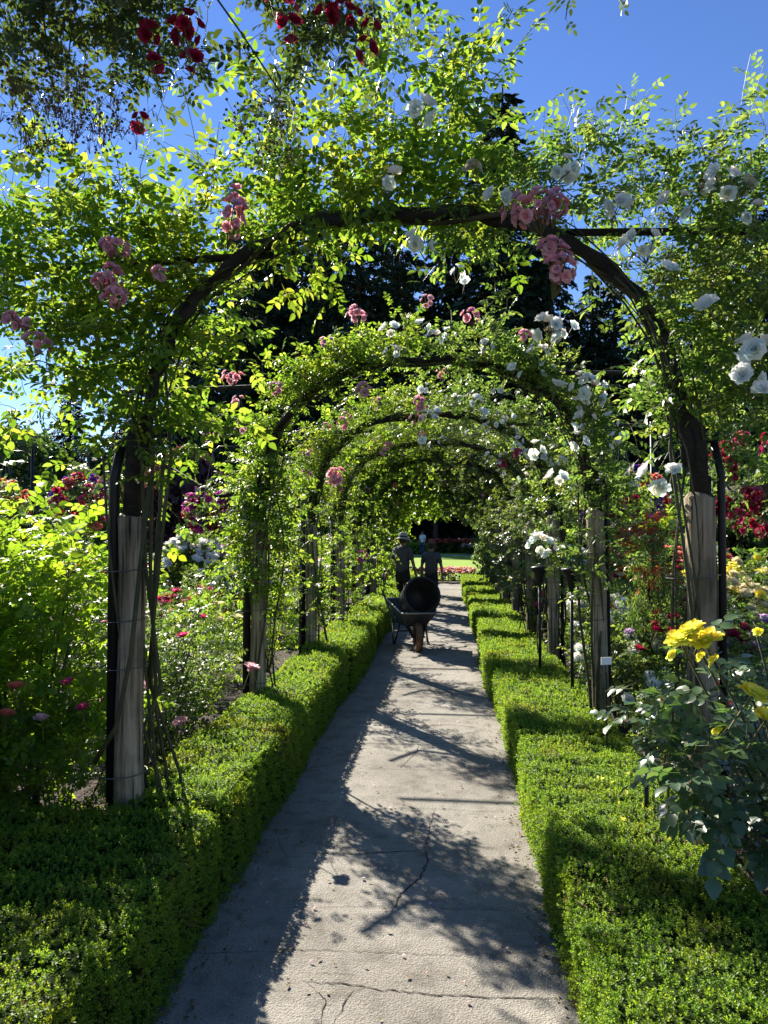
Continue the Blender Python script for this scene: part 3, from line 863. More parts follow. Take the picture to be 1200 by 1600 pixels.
# bud sprays
n = 90
bp_ = np.concatenate([clump(70, 190, 100, 35, Y0, 34, .15)[0], clump(420, 200, 50, 60, Y0, 20, .15)[0], clump(150, 170, 90, 40, Y0, 36, .15)[0]])
bt = join_t([leaf_t(1, .45, .25, 0, 1), (xf(leaf_t(1, .45, .25, 0, 1)[0], rz=0) @ np.array(Matrix.Rotation(pi / 2, 3, 'Y')).T, leaf_t(1, .45, .25, 0, 1)[1])])
bv, bf = [], []
for c in bp_:
    m = 6; q = c + R.normal(size=(m, 3)) * .022
    v, f = scatter(bt, q, frames(q - c + [0, 0, .01], rdir(m)), np.full(m, .009)); bv.append((v, f))
    v, f = tubes_np(np.stack([np.tile(c - [0, 0, .03], (m, 1)), (q + c) / 2, q], 1), .0008, .0006); bv.append((v, f))
V, F = join_t(bv)
link('bud_sprays', mesh_from('buds', V, [F], noise_mat('bud brown green', [(.09, .06, .03), (.14, .12, .04)], 30, .6, .1)), r0)
for (px, py, w, h, n) in [(290, 45, 62, 42, 10), (300, 92, 30, 26, 4), (243, 95, 26, 24, 3), (218, 187, 26, 20, 3), (235, 50, 30, 26, 4), (440, 5, 50, 26, 5), (452, 42, 30, 24, 3), (540, 22, 60, 30, 7), (572, 75, 28, 24, 3), (580, 42, 22, 20, 2), (512, 22, 26, 22, 3), (515, 0, 30, 20, 3)]:
    s = Y0 / FPX
    cluster(r0, P(px, py, Y0 - .16), 'red' if random.random() < .7 else 'hotpink', n, w * s * .75, h * s * .75, .0185, 'full')
# arches 2..9: one rose per post
def climb(k, sx, label, mat, cols, fl, dens=1.0, tmax=.5, post_n=60, post_z=(1.0, 2.1)):
    y = AY[k]; x = XL if sx < 0 else XR; top = TOPS[k]
    root = thing('climbing_rose', label, 'climbing rose', (0, 0, 0), 0, 'climbing roses on the arches')
    T = SPR0 if k == 2 else (SPR1 if k < 5 else TUFT)
    leaf = {2: .042, 3: .04, 4: .042}.get(k, .06 if k < 7 else .075)
    n = int({2: 270, 3: 300, 4: 380}.get(k, 320) * dens)
    a = hoop_starts(n, .0, tmax, sx, y, top, .085 if k < 3 else (.11 if k < 4 else .16))
    b = post_starts(int(post_n), x, y, post_z[0], post_z[1], .13)
    s_, d_ = cat_([a, b])
    # keep the walkway clear
    cl = (np.abs(s_[:, 0] - CX) > .95) | (s_[:, 2] > top - .35)
    s_, d_ = s_[cl], d_[cl]
    if k >= 8:
        m = 110
        e = np.stack([R.uniform(-1.3, -.1, m) if sx < 0 else R.uniform(-.2, 1.0, m), y + R.normal(size=m) * .2, R.uniform(2.1 if k == 9 else 2.3, 2.7, m)], -1)
        e[:, 2] -= .35 * (abs(e[:, 0] - CX) / 1.2) ** 2
        s_ = np.concatenate([s_, e]); d_ = np.concatenate([d_, rdir(m, -.3)])
    parts = [grow(s_, d_, R.uniform(.1, .24 if k < 4 else .32, len(s_)), 6, leaf, T, .22, .1, .002)]
    m = 7 if k < 4 else 10
    p, d = hoop_starts(m, .1, tmax, sx, y, top, .05); d[:, 2] = abs(d[:, 2]) + .8
    parts.append(grow(p, d, R.uniform(.2, .42, m), 9, leaf * .9, T, .1, .1, .003))
    link('foliage', foliage_mesh('foliage', parts, L[mat]), root)
    canes(root, x, y, sx, top, 9 if k < 5 else 5, .011, 6 if k < 4 else 4, tmax)
    for (px, py, w, h, nn, sz, kind, c) in fl:
        s = y / FPX
        cluster(root, P(px, py, y - .28), c, nn, w * s * .8, h * s * .8, sz, kind)
    for i in range(cols[1]):
        p, d = hoop_starts(1, .02, tmax, sx, y, top, .18)
        p[0][1] = y - .2 - .15 * R.random()
        cluster(root, p[0], cols[0], random.choice([2, 3, 4]), .1, .08, .035, 'loose' if cols[0] in ('white', 'cream') else 'pom', sc=R.uniform(.75, 1.1))
    return root
W_, K_ = 'white', 'pink'
climb(2, -1, 'climbing rose with pale pink clusters on second left post', 'climb', ('palepink', 4),
      [(558, 491, 42, 24, 8, .03, 'pom', K_), (362, 589, 38, 18, 7, .03, 'pom', K_), (523, 744, 26, 32, 8, .03, 'pom', K_), (330, 680, 26, 30, 6, .03, 'pom', 'palepink'), (510, 535, 26, 14, 4, .03, 'pom', 'palepink'), (375, 670, 20, 20, 3, .03, 'pom', 'palepink'), (322, 655, 14, 18, 3, .03, 'pom', K_)], .85, .5, 190, (1.15, 2.2))
climb(2, 1, 'climbing rose thick with white blooms on second right post', 'white', (W_, 16),
      [(735, 492, 34, 22, 6, .032, 'pom', K_), (823, 525, 34, 20, 5, .032, 'pom', K_), (922, 607, 56, 56, 9, .05, 'loose', W_), (872, 603, 26, 24, 1, .07, 'full', W_), (912, 655, 40, 24, 4, .045, 'loose', W_), (905, 688, 22, 32, 3, .045, 'loose', W_),
       (845, 548, 30, 16, 3, .045, 'loose', W_), (612, 550, 24, 16, 3, .04, 'loose', W_), (608, 515, 26, 16, 3, .04, 'loose', W_), (660, 508, 20, 12, 2, .04, 'loose', W_), (838, 705, 20, 32, 4, .04, 'loose', W_), (872, 748, 30, 24, 3, .045, 'loose', W_), (845, 850, 46, 34, 8, .045, 'loose', W_),
       (885, 512, 30, 20, 3, .045, 'loose', W_)], .85, .5, 60, (1.2, 2.2))
climb(3, -1, 'pink flushed climbing rose on third left post', 'climb', ('pink', 12), [(600, 705, 14, 10, 3, .03, 'pom', K_), (432, 1050, 16, 16, 3, .03, 'pom', 'lilac')], 1.1, .5, 110, (.6, 2.2))
climb(3, 1, 'white climbing rose with small loose blooms on third right post', 'white', (W_, 18), [(663, 606, 14, 14, 3, .045, 'loose', W_), (745, 625, 16, 14, 3, .045, 'loose', W_), (755, 645, 16, 14, 3, .045, 'loose', W_), (790, 650, 34, 26, 5, .045, 'loose', W_), (810, 708, 14, 18, 4, .035, 'pom', 'hotpink'), (662, 690, 22, 12, 3, .05, 'loose', W_)], 1.0, .5, 90, (1.0, 2.2))
climb(4, -1, 'leafy climbing rose with few pink blooms on fourth left post', 'climb', ('pink', 5), [(568, 868, 16, 16, 2, .045, 'pom', 'magenta')], 1.2, .52, 110, (.5, 2.2))
climb(4, 1, 'small leaved climbing rose arching inward on fourth right post', 'fine', (W_, 12), [(784, 725, 12, 12, 3, .04, 'pom', 'hotpink')], 1.2, .52, 120, (.9, 2.2))
climb(5, -1, 'dense green climbing rose on fifth left post', 'climb', ('pink', 3), [], 1.3, .52, 90, (.8, 2.2))
climb(5, 1, 'dense pale green climbing rose on fifth right post', 'fine', ('pink', 1), [], 1.3, .52, 130, (.7, 2.2))
climb(6, -1, 'dense climbing rose on sixth left post, left of the hatted gardener', 'climb', ('coral', 3), [], 1.3, .52, 90, (.6, 2.3))
climb(6, 1, 'dense climbing rose on sixth right post of the tunnel', 'fine', ('pink', 1), [], 1.3, .52, 120, (.6, 2.3))
climb(7, -1, 'climbing rose on seventh left post, deep in the tunnel', 'climb', ('pink', 1), [], 1.2, .52, 90, (.6, 2.3))
climb(7, 1, 'climbing rose on seventh right post, deep in the tunnel', 'fine', ('pink', 1), [], 1.2, .52, 110, (.6, 2.3))
climb(8, -1, 'climbing rose on eighth left post near the tunnel end', 'bright', ('pink', 0), [], 1.1, .52, 80, (.6, 2.3))
climb(8, 1, 'climbing rose on eighth right post near the tunnel end', 'bed', ('pink', 0), [], 1.1, .52, 110, (.6, 2.3))
climb(9, -1, 'climbing rose on the last left post before the lawn', 'bright', ('pink', 0), [], 1.2, .52, 90, (.8, 2.3))
climb(9, 1, 'climbing rose on the last right post before the lawn', 'bed', ('pink', 0), [], 1.2, .52, 110, (.8, 2.3))

# ------------------------------------------------------------------ rose bushes in the beds
_bm = {}
def bush_mesh(mat, tier, var, w=.5, h=1.0):
    """unit-ish bush: radius w, height h, shared between bushes"""
    k = (mat, tier, var)
    if k in _bm: return _bm[k]
    n = [230, 200, 150][tier]; T = [SPR0, SPR1, TUFT][tier]; leaf = [.04, .045, .075][tier]
    c = np.array([0, 0, h * .58])
    p, d = ell(n, c, (w * .9, w * .9, h * .42), .2)
    p[:, 2] = np.maximum(p[:, 2], .08)
    lv, st = grow(p, norm(d + [0, 0, .7] + R.normal(size=d.shape) * .35), R.uniform(.12, .3, n), 6, leaf, T, .15, .1, .003)
    m = 14
    a = R.uniform(0, 2 * pi, m); e = np.stack([np.cos(a) * w * .7, np.sin(a) * w * .7, np.full(m, h * .75)], -1) * R.uniform(.5, 1.1, (m, 1))
    b = e * np.array([.12, .12, 0])
    tt = np.linspace(0, 1, 5)[None, :, None]
    sv = tubes_np(b[:, None] * (1 - tt) + e[:, None] * tt + np.array([0, 0, .0]), .009, .004)
    V, F = join_t([st, sv])
    _bm[k] = foliage_mesh('bush_foliage', [(lv, (V, F))], L[mat])
    return _bm[k]

def bush(x, y, w, h, label, mat='bed', flower=None, nf=8, fs=.045, kind='full', ncl=1, name='rose_bush', group='rose bushes in the beds', zlow=.6, cat='rose bush', extra=None, facing=True):
    tier = 0 if y < 4.2 else (1 if y < 9 else 2)
    root = thing(name, label, cat, (x, y, 0), random.uniform(0, 6.28), group)
    link('foliage', bush_mesh(mat, tier, random.randint(0, 2)), root, (0, 0, 0), (0, 0, 0), (w / .5, w / .5, h))
    ir = root.rotation_euler.z
    for c, n in ([(flower, nf)] if flower else []) + (extra or []):
        for i in range(int(n * (2.0 if y > 5.5 else 1.3))):
            a = random.uniform(0, 2 * pi); u = sqrt(random.random())
            if facing and random.random() < .6: a = -pi / 2 + random.uniform(-1.2, 1.2) - ir; u = random.uniform(.5, 1.05)
            zz = h * (zlow + (1.06 - zlow) * sqrt(max(0, 1 - (u * .95) ** 2)) * random.uniform(.75, 1.05))
            cluster(root, (w * u * cos(a) * 1.08, w * u * sin(a) * 1.08, zz), c, ncl, .09 * ncl ** .4, .06, round(fs * 1.45, 3), kind, 'blossom' if ncl == 1 else 'flower_cluster', rz=-ir, tilt=random.uniform(0, .7))
    return root

# left bed, near: the tall bright shrub beside the first post
def bright_shrub(x, y, w, h, label, n=300, leaf=.05, mat='bright', T=SPR0W):
    root = thing('rose_shrub', label, 'rose shrub', (x, y, 0), 0, 'tall rose shrubs left of the hedge')
    p, d = ell(n, (0, 0, h * .55), (w, w * .8, h * .45), .1)
    parts = [grow(p, norm(d * .6 + [.1, 0, .9] + R.normal(size=d.shape) * .35), R.uniform(.25, .62, n), 9, leaf * 1.1, T, .15, .15, .003)]
    link('foliage', foliage_mesh('shrub_foliage', parts, L[mat]), root)
    mb = MB()
    for i in range(12):
        a = R.uniform(0, 6.28); e = (w * .7 * cos(a), w * .6 * sin(a), h * R.uniform(.6, .95))
        mb.tube([(e[0] * .15, e[1] * .15, -.02), (e[0] * .5, e[1] * .5, e[2] * .5), e], [.013, .009, .005], 6)
    mb.build('stems', M_cane, root, True)
    return root
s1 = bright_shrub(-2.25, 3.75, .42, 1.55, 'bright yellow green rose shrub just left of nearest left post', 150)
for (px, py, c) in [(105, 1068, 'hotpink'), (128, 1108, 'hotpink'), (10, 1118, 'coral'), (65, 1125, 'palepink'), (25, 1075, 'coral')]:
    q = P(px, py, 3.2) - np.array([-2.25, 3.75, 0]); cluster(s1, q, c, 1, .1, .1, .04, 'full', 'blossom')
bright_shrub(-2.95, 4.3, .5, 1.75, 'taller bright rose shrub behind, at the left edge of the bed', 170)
bright_shrub(-3.1, 2.6, .6, 1.75, 'unseen tall rose shrub added to shade the near end of the left hedge', 200, .05, 'bed', SPR0)  # out of frame, added so the near left hedge falls in shade
bright_shrub(-3.4, 3.7, .6, 2.3, 'tallest rose shrub, unseen, added outside the left edge for its shade', 220, .05, 'bed', SPR0)  # unseen, added to throw shade over the lower left hedge
bright_shrub(-3.3, 1.1, .7, 1.9, 'unseen tall shrub added outside the left edge to shade the hedge corner', 200, .05, 'bed', SPR0)  # added beyond the view for the shadow it casts on the hedge
s2 = bright_shrub(-2.0, 4.9, .34, .95, 'loose rose shrub with big pink blooms between first and second left posts', 60, .04, 'bed', SPR0)
for (px, py, c, sz) in [(286, 995, 'hotpink', .045), (318, 965, 'hotpink', .035), (392, 1045, 'palepink', .055), (395, 1048, 'pink', .04), (316, 1178, 'pink', .04), (460, 922, 'cream', .03)]:
    q = P(px, py, 4.5) - np.array([-2.0, 4.9, 0]); cluster(s2, q, c, 1, .1, .1, sz, 'full', 'blossom')

bush(-1.95, 3.6, .36, .75, 'low leafy rose bush filling the soil left of nearest left post', 'bright', None, 0)
bush(-2.55, 3.5, .4, .8, 'low leafy rose bush at the left edge behind the hedge', 'bright', 'hotpink', 3, .04)
bush(-1.9, 4.6, .34, .7, 'low rose bush with pale pink blooms right of nearest left post', 'bed', 'palepink', 4, .04)
LB = [  # x, y, w, h, label, mat, flower, nf, size, extra
 (-2.3, 6.5, .4, 1.0, 'pale leaved rose bush behind the second left post', 'bright', 'cream', 3, .04, None),
 (-3.3, 6.4, .5, 1.0, 'low rose bush with pink blooms before the gravel path', 'bed', 'pink', 7, .04, None),
 (-4.3, 6.8, .55, 1.15, 'dark rose bush with deep red blooms left of the pink bush', 'bed', 'red', 9, .045, None),
 (-3.0, 8.3, .5, 1.0, 'rose bush covered in hot pink blooms beside the gravel path', 'bed', 'hotpink', 22, .05, None),
 (-2.2, 8.6, .4, 1.1, 'green rose bush with white blooms behind the third left post', 'bright', 'white', 8, .045, None),
 (-5.2, 8.2, .6, 1.05, 'mauve flowered rose bush at left of the gravel path', 'bed', 'lilac', 16, .045, None),
 (-4.2, 8.7, .5, .9, 'pale lilac low rose bush near the gravel path', 'bed', 'palepink', 12, .045, None),
 (-2.4, 11.9, .5, 1.2, 'rose bush with white blooms just beyond the gravel path', 'bed', 'white', 14, .05, None),
 (-3.6, 12.2, .6, 1.15, 'white and pink rose bush beyond the gravel path', 'bed', 'white', 22, .055, [('palepink', 8)]),
 (-4.8, 12.5, .6, 1.5, 'tall round rose bush smothered in white blooms', 'bed', 'white', 34, .06, None),
 (-6.0, 12.4, .6, 1.1, 'rose bush with salmon blooms far left', 'bed', 'coral', 12, .06, None),
 (-7.3, 12.6, .7, 1.1, 'rose bush with orange blooms at far left', 'bed', 'orange', 12, .06, None),
 (-2.5, 14.6, .5, 1.3, 'leafy bush with pink blooms behind the sixth left post', 'bright', 'pink', 9, .05, None),
 (-3.9, 15.0, .6, 1.4, 'leafy bush with crimson blooms beyond the white roses', 'bed', 'red', 12, .06, None),
 (-5.6, 15.5, .8, 1.5, 'dusky pink bush at left beyond the white roses', 'bed', 'pink', 14, .06, None),
 (-2.6, 17.5, .6, 1.4, 'yellow green bush behind the seventh left post', 'bright', 'coral', 6, .05, None),
 (-2.8, 20.5, .7, 1.5, 'yellow green bush left of the tunnel end', 'bright', None, 0, .05, None),
 (-8.6, 14.5, .8, 1.3, 'pale pink bush below the white bench', 'bed', 'palepink', 20, .06, None),
]
for b in LB: bush(b[0] * .86 - .25, b[1], b[2], b[3], b[4], b[5], b[6], b[7], b[8], extra=b[9])
RB = [
 (1.55, 5.2, .3, .75, 'low rose bush with small white blooms by second right post', 'white', 'white', 5, .035, None),
 (2.05, 4.6, .42, .9, 'rose bush with small coral blooms behind nearest right post', 'glossy', 'coral', 8, .03, None),
 (1.5, 6.7, .4, 1.0, 'pale green rose bush with white clusters beyond second right post', 'white', 'white', 10, .045, None),
 (2.5, 6.2, .5, 1.1, 'rose bush with dark crimson blooms in the right bed', 'bed', 'red', 12, .04, [('lilac', 2)]),
 (3.2, 5.2, .5, 1.0, 'glossy rose bush with yellow green leaves at right edge', 'bed', 'yellow', 3, .04, None),
 (3.6, 6.6, .55, 1.0, 'rose bush with lilac blooms at the right edge', 'bed', 'lilac', 14, .045, None),
 (2.0, 8.2, .5, 1.15, 'rose bush with white blooms behind the crimson bush', 'white', 'white', 13, .05, None),
 (3.1, 8.3, .55, 1.2, 'rose bush massed with crimson blooms in mid right bed', 'bed', 'red', 26, .05, None),
 (4.3, 8.4, .6, 1.3, 'rose bush massed with pale yellow blooms at right', 'bed', 'cream', 24, .055, [('yellow', 6)]),
 (5.3, 9.2, .7, 1.45, 'taller yellow rose bush at the right edge', 'bed', 'yellow', 18, .06, [('cream', 10)]),
 (1.6, 9.6, .45, 1.15, 'leafy bush with hot pink blooms beside third right post', 'bed', 'hotpink', 12, .05, None),
 (2.5, 10.6, .55, 1.2, 'rose bush with coral and red blooms further back', 'bed', 'coral', 14, .05, [('red', 7)]),
 (3.8, 10.8, .6, 1.3, 'rose bush with orange blooms behind the crimson mass', 'bed', 'orange', 14, .05, [('cream', 6)]),
 (5.2, 11.6, .7, 1.4, 'rose bush with bright red blooms behind the yellow bushes', 'bed', 'red', 18, .06, None),
 (1.7, 12.2, .5, 1.25, 'leafy bush with pink blooms by the fifth right post', 'bed', 'hotpink', 9, .06, None),
 (2.9, 13.2, .6, 1.4, 'white flowered bush far back in the right bed', 'white', 'white', 18, .06, None),
 (4.5, 13.8, .7, 1.5, 'dark red flowered bush far back at right', 'bed', 'red', 16, .06, None),
 (1.9, 15.2, .55, 1.4, 'leafy green bush by the sixth right post', 'fine', None, 0, .06, None),
 (6.6, 13.2, .8, 1.6, 'coral flowered bush at the far right edge', 'bed', 'coral', 18, .07, None),
 (2.0, 18.0, .6, 1.6, 'leafy green bush by the seventh right post', 'fine', 'pink', 4, .06, None),
 (2.1, 21.0, .7, 1.7, 'leafy green bush right of the tunnel end', 'fine', None, 0, .06, None),
 (3.6, 17.0, .8, 1.7, 'yellow green bush behind the right bed', 'bed', 'white', 8, .06, None),
]
for b in RB: bush(1.3 + (b[0] - 1.3) * .55 if b[0] > 1.9 else b[0], b[1], b[2], b[3] * .86, b[4], b[5], b[6], b[7], b[8], extra=b[9])

# the yellow rose at near right: glossy blue green leaves
yr = thing('rose_bush', 'glossy leaved yellow rose bush at near right before the post', 'rose bush', (1.5, 3.0, 0), 0, 'rose bushes in the beds')
O = np.array([1.5, 3.0, 0])
c = cat_([clump(1115, 1200, 75, 75, 2.9, 15, .18), clump(1175, 1250, 65, 80, 2.95, 14, .2), clump(1040, 1135, 35, 35, 2.85, 4, .1), clump(1185, 1160, 40, 40, 2.9, 8, .15), clump(1095, 1065, 25, 30, 2.8, 3, .06), clump(1060, 1200, 50, 40, 2.85, 8, .12), clump(1180, 1330, 50, 50, 3.0, 16, .2)])
SPRW = sprig_t(5, 0, .4)
parts = [grow(c[0] - O, c[1], R.uniform(.08, .2, len(c[0])), 4, .058, SPRW, .15, .05, .0028, 1.2, .4)]
link('foliage', foliage_mesh('yellow_rose_foliage', parts, L['glossy']), yr)
mb = MB()
yf = [(1065, 1000, .062), (1103, 1002, .066), (1082, 985, .05), (1177, 1086, .062), (1198, 1124, .05), (1115, 1140, .03), (1183, 985, .02)]
for (px, py, s) in yf:
    q = P(px, py, 2.8 if px < 1150 else 2.62) - O; b0 = np.array([R.normal() * .05, R.normal() * .05, 0])
    mb.tube([b0, b0 * .5 + q * .5 + [.04, 0, -.05], q - [0, 0, .02]], [.009, .006, .004], 6)
for i in range(8):
    q = c[0][i * 9 % len(c[0])] - O; mb.tube([(R.normal() * .04, R.normal() * .04, 0), q * .6 + [.03, 0, -.08], q], [.01, .007, .004], 6)
mb.build('stems', M_cane, yr, True)
for (px, py, s) in yf[:5]:
    o = cluster(yr, P(px, py, 2.78 if px < 1150 else 2.62) - O, 'yellow', 1, .1, .1, s, 'big', 'blossom', tilt=.25)
for (px, py, s) in [(1045, 1020, .03), (1108, 1028, .034), (1090, 1022, .03), (1115, 1140, .03), (1183, 985, .02)]:
    cluster(yr, P(px, py, 2.78) - O, 'yellow', 1, .1, .1, s, 'loose', 'blossom', tilt=1.9)
tagm = MB(); tagm.box((0, 0, .2), (.022, .004, .42)); o = tagm.build('plant_stake', noise_mat('pale wood stake', [(.4, .35, .24), (.5, .44, .3)], 9, .8, .2), None, loc=tuple(P(1092, 1290, 3.2) * np.array([1, 1, 0])))
tag(o, 'short pale wooden stake at the foot of the yellow rose', 'plant stake')
tagm = MB(); tagm.tube([(0, 0, -.02), (0, 0, .8)], .004, 6)
lb = thing('plant_label', 'small white plant label on wire stem near second right post', 'plant label', tuple(P(947, 1021, 4.6) * np.array([1, 1, 0])))
tagm.build('stem', M_pipe, lb)
tm = MB(); tm.box((0, -.006, .87), (.07, .004, .045), .3); tm.build('plate', noise_mat('white label plastic', [(.75, .75, .75), (.8, .8, .8)], 5, .4, .0), lb)
st = MB(); st.tube([(0, 0, -.02), (0, 0, .68)], .011, 8); st = st.build('rose_stake', M_pipe, None, True, tuple(P(1010, 1240, 3.6) * np.array([1, 1, 0]))); tag(st, 'black rod stake left of the yellow rose bush', 'garden stake')

# fallen yellow petals on the hedge
n = 16
pp = np.concatenate([np.stack([R.uniform(.75, 1.02, n), R.uniform(3.0, 4.1, n), np.full(n, .375)], -1)])
V, F = scatter(petal_t(1, .5, .9, 1.4, 0, .2), pp, frames(R.normal(size=(n, 3)), rdir(n, 2)), R.uniform(.015, .03, n))
tag(link('fallen_petals', mesh_from('petals', V, [F], F_['yellow'])), 'yellow petals fallen on top of the right hedge', 'petals', kind='stuff')

# garden spotlights
for i, (px, py) in enumerate([(843, 900), (893, 905)]):
    y = [7.2, 6.2][i]; q = P(px, py, y)
    t = thing('garden_light', ['black cone garden light on a thin pole left of second right post', 'black cone garden light on a thin pole just beyond second right post, right one'][i], 'garden light', (q[0], q[1], 0), 0, 'black garden lights')
    mb = MB(); mb.tube([(0, 0, -.02), (0, 0, q[2] - .08)], .014, 8); mb.build('pole', M_pipe, t, True)
    mb = MB(); mb.lathe([(.02, q[2] - .1), (.05, q[2] + .02), (.085, q[2] + .07), (.088, q[2] + .085), (.02, q[2] + .1), (.0, q[2] + .1)], 16); mb.build('lamp_head', M_pipe, t, True)

# ------------------------------------------------------------------ hanging baskets on posts
def basket(px, py, y, r, label, cols, plabel):
    q = P(px, py, y)
    bp = thing('basket_post', plabel, 'post', (q[0] + .38, q[1] + .1, 0), 0, 'posts carrying flower baskets')
    mb = MB(); mb.tube([(0, 0, -.02), (0, 0, q[2] + .9)], .022, 10); mb.build('pole', M_pipe, bp, True)
    mb = MB(); mb.tube([(0, 0, q[2] + .75), (-.14, -.04, q[2] + .86), (-.3, -.08, q[2] + .86), (-.38, -.1, q[2] + .78)], .012, 8); mb.build('hook', M_pipe, bp, True)
    t = thing('hanging_basket', label, 'hanging basket', tuple(q), 0, 'hanging flower baskets')
    mb = MB(); mb.lathe([(.001, -.22), (.12, -.2), (.2, -.08), (.22, .0), (.2, .0), (.1, -.06), (.001, -.07)], 18); mb.build('bowl', M_oldcane, t, True)
    mb = MB()
    for k in range(3):
        a = k * 2.094; mb.tube([(.2 * cos(a), .2 * sin(a), 0), (0, 0, .77)], .004, 5)
    mb.build('chain', M_wire, t)
    p, d = ell(130, (0, 0, .02), (r, r, r * .8), .4)
    link('foliage', foliage_mesh('basket_foliage', [grow(p, norm(d + [0, 0, -.1]), R.uniform(.06, .16, 130), 5, .034, SPR1, .4, .1, .002)], L['bed']), t)
    for i in range(30):
        dd = norm(R.normal(size=3)); dd[1] = -abs(dd[1]) * .9
        cluster(t, dd * r * np.array([1.1, 1.1, .95]) + [0, 0, .02], random.choice(cols), 5, .1, .1, .045, 'loose', 'flower_cluster')
basket(970, 780, 8.6, .42, 'hanging basket of red fuchsias and purple petunias seen right of second right post', ['red', 'coral', 'violet', 'violet'], 'black post carrying the red and purple basket at right')
basket(1175, 760, 7.0, .46, 'hanging basket of bright red flowers at the right edge', ['red', 'hotpink', 'red'], 'black post carrying the bright red basket at right edge')
basket(130, 790, 9.0, .36, 'hanging basket of scarlet flowers left of nearest left post', ['red', 'coral', 'hotpink', 'violet'], 'black post carrying the scarlet basket at left')
basket(332, 800, 9.4, .3, 'hanging basket of purple and red flowers left of second left post', ['violet', 'magenta', 'red'], 'black post carrying the purple and red basket')
basket(8, 790, 11, .36, 'hanging basket of orange flowers at the left edge', ['orange', 'coral', 'cream'], 'black post carrying the orange basket at left edge')
q = P(1032, 820, 6.2)
b_ = bush(q[0], 6.4, .2, 1.55, 'tall shrub tipped with red leaves left of nearest right post', 'bed', None, 0, name='red_leaved_shrub', cat='shrub', group=None)
p, d = ell(26, (0, 0, 1.5), (.2, .2, .2), .3)
link('red_foliage', foliage_mesh('red_tips', [grow(p, norm(d + [0, 0, .6]), R.uniform(.1, .2, 26), 5, .05, SPR1)], L['redleaf']), b_)
p, d = ell(18, (.1, -.1, 1.72), (.16, .16, .2), .3)
link('yellow_foliage', foliage_mesh('yellow_tips', [grow(p, norm(d + [0, 0, .6]), R.uniform(.1, .2, 18), 5, .05, SPR1)], L['bright']), b_)

# ------------------------------------------------------------------ trees
def crown_mesh(name, n, r, mat, leaf=.2, clumps=14, T=TUFT):
    ps = []
    cs, _ = ell(clumps, (0, 0, 0), (r[0] * .75, r[1] * .75, r[2] * .75), .2)
    for c in cs:
        m = n // clumps; rr = np.array(r) * R.uniform(.28, .48)
        p, d = ell(m, c, rr, .35)
        up = norm(d + R.normal(size=d.shape) * .6)
        ps.append(scatter(T, p, frames(np.cross(up, R.normal(size=up.shape)), up), leaf * R.uniform(.6, 1.2, m)))
    V, F = join_t(ps)
    return mesh_from(name, V, [F], mat)

def branch_skel(h0, h1, spread, r0):
    mb = MB(); mb.tube([(0, 0, -.1), (.04 * spread, 0, h0 * .5), (0, .03 * spread, h0), (.05 * spread, 0, h1)], [r0, r0 * .8, r0 * .6, r0 * .15], 9)
    for i in range(9):
        a = i * 2.4; z = h0 * .75 + (h1 - h0 * .75) * i / 12
        mb.tube([(0, 0, z), (spread * .35 * cos(a), spread * .35 * sin(a), z + spread * .25), (spread * .75 * cos(a), spread * .75 * sin(a), z + spread * .5)], [r0 * .4, r0 * .25, r0 * .08], 6)
    return mb
CR = {}
def tree(x, y, h, rx, label, mat='tree', base=.35, name='tree', group='broadleaf trees behind the beds', dens=7000, leaf=None, rz=None):
    t = thing(name, label, 'tree', (x, y, 0), R.uniform(0, 6) if rz is None else rz, group)
    kk = (mat, int(R.integers(0, 2)))
    if kk not in CR: CR[kk] = crown_mesh('crown_' + mat, dens, (1, 1, 1), L[mat], .085, 20)
    hc = h * (1 - base) / 2
    link('crown', CR[kk], t, (0, 0, h * base + hc), (0, 0, R.uniform(0, 6)), (rx, rx, hc))
    branch_skel(h * base, h * .85, rx * .8, .035 * h).build('trunk', M_trunk, t, True)
    return t
tree(-9.5, 14, 3.9, 1.7, 'small round olive green tree at far left behind shrub', 'tree', .2, 'small_tree')
tree(-7.6, 20.5, 4.4, 1.6, 'purple leaved small tree between the first two left posts', 'purple', .2, 'purple_leaved_tree', None)
tree(-5.0, 18, 3.0, 1.3, 'low bushy green tree left of the tunnel', 'tree', .12, 'small_tree')
tree(-12.5, 19, 4.6, 2.4, 'wide green tree behind the white bench', 'tree', .12, 'small_tree')
tree(-16, 26, 6.0, 3.2, 'broad green tree farthest left', 'tree', .1, 'small_tree')
tree(-10, 28, 5.0, 3.0, 'broad green tree behind the purple tree', 'tree', .08, 'small_tree')
tree(-5, 27, 4.2, 2.2, 'green tree left of the lawn', 'limetree', .08, 'small_tree')
tree(6.5, 18.5, 3.4, 1.8, 'low bushy green tree behind the right bed', 'tree', .1, 'small_tree')
tree(10.5, 19, 4.4, 2.2, 'bushy green tree at the right edge', 'tree', .1, 'small_tree')
tree(5.0, 24, 3.6, 1.8, 'green tree right of the tunnel end', 'limetree', .08, 'small_tree')
tree(15, 26, 5.5, 3.0, 'broad green tree farthest right', 'tree', .1, 'small_tree')
tree(-1.0, 64, 8.5, 4.5, 'sunlit lime green tree over the far garden', 'limetree', .38, 'small_tree', leaf=.3)
tree(5.5, 66, 8.5, 4.5, 'second sunlit lime green tree over the far garden', 'limetree', .42, 'small_tree')
tree(-9, 62, 9, 5, 'green tree left beyond the lawn', 'tree', .2, 'small_tree')
tree(12, 60, 8, 4.6, 'green tree right beyond the lawn', 'tree', .2, 'small_tree')

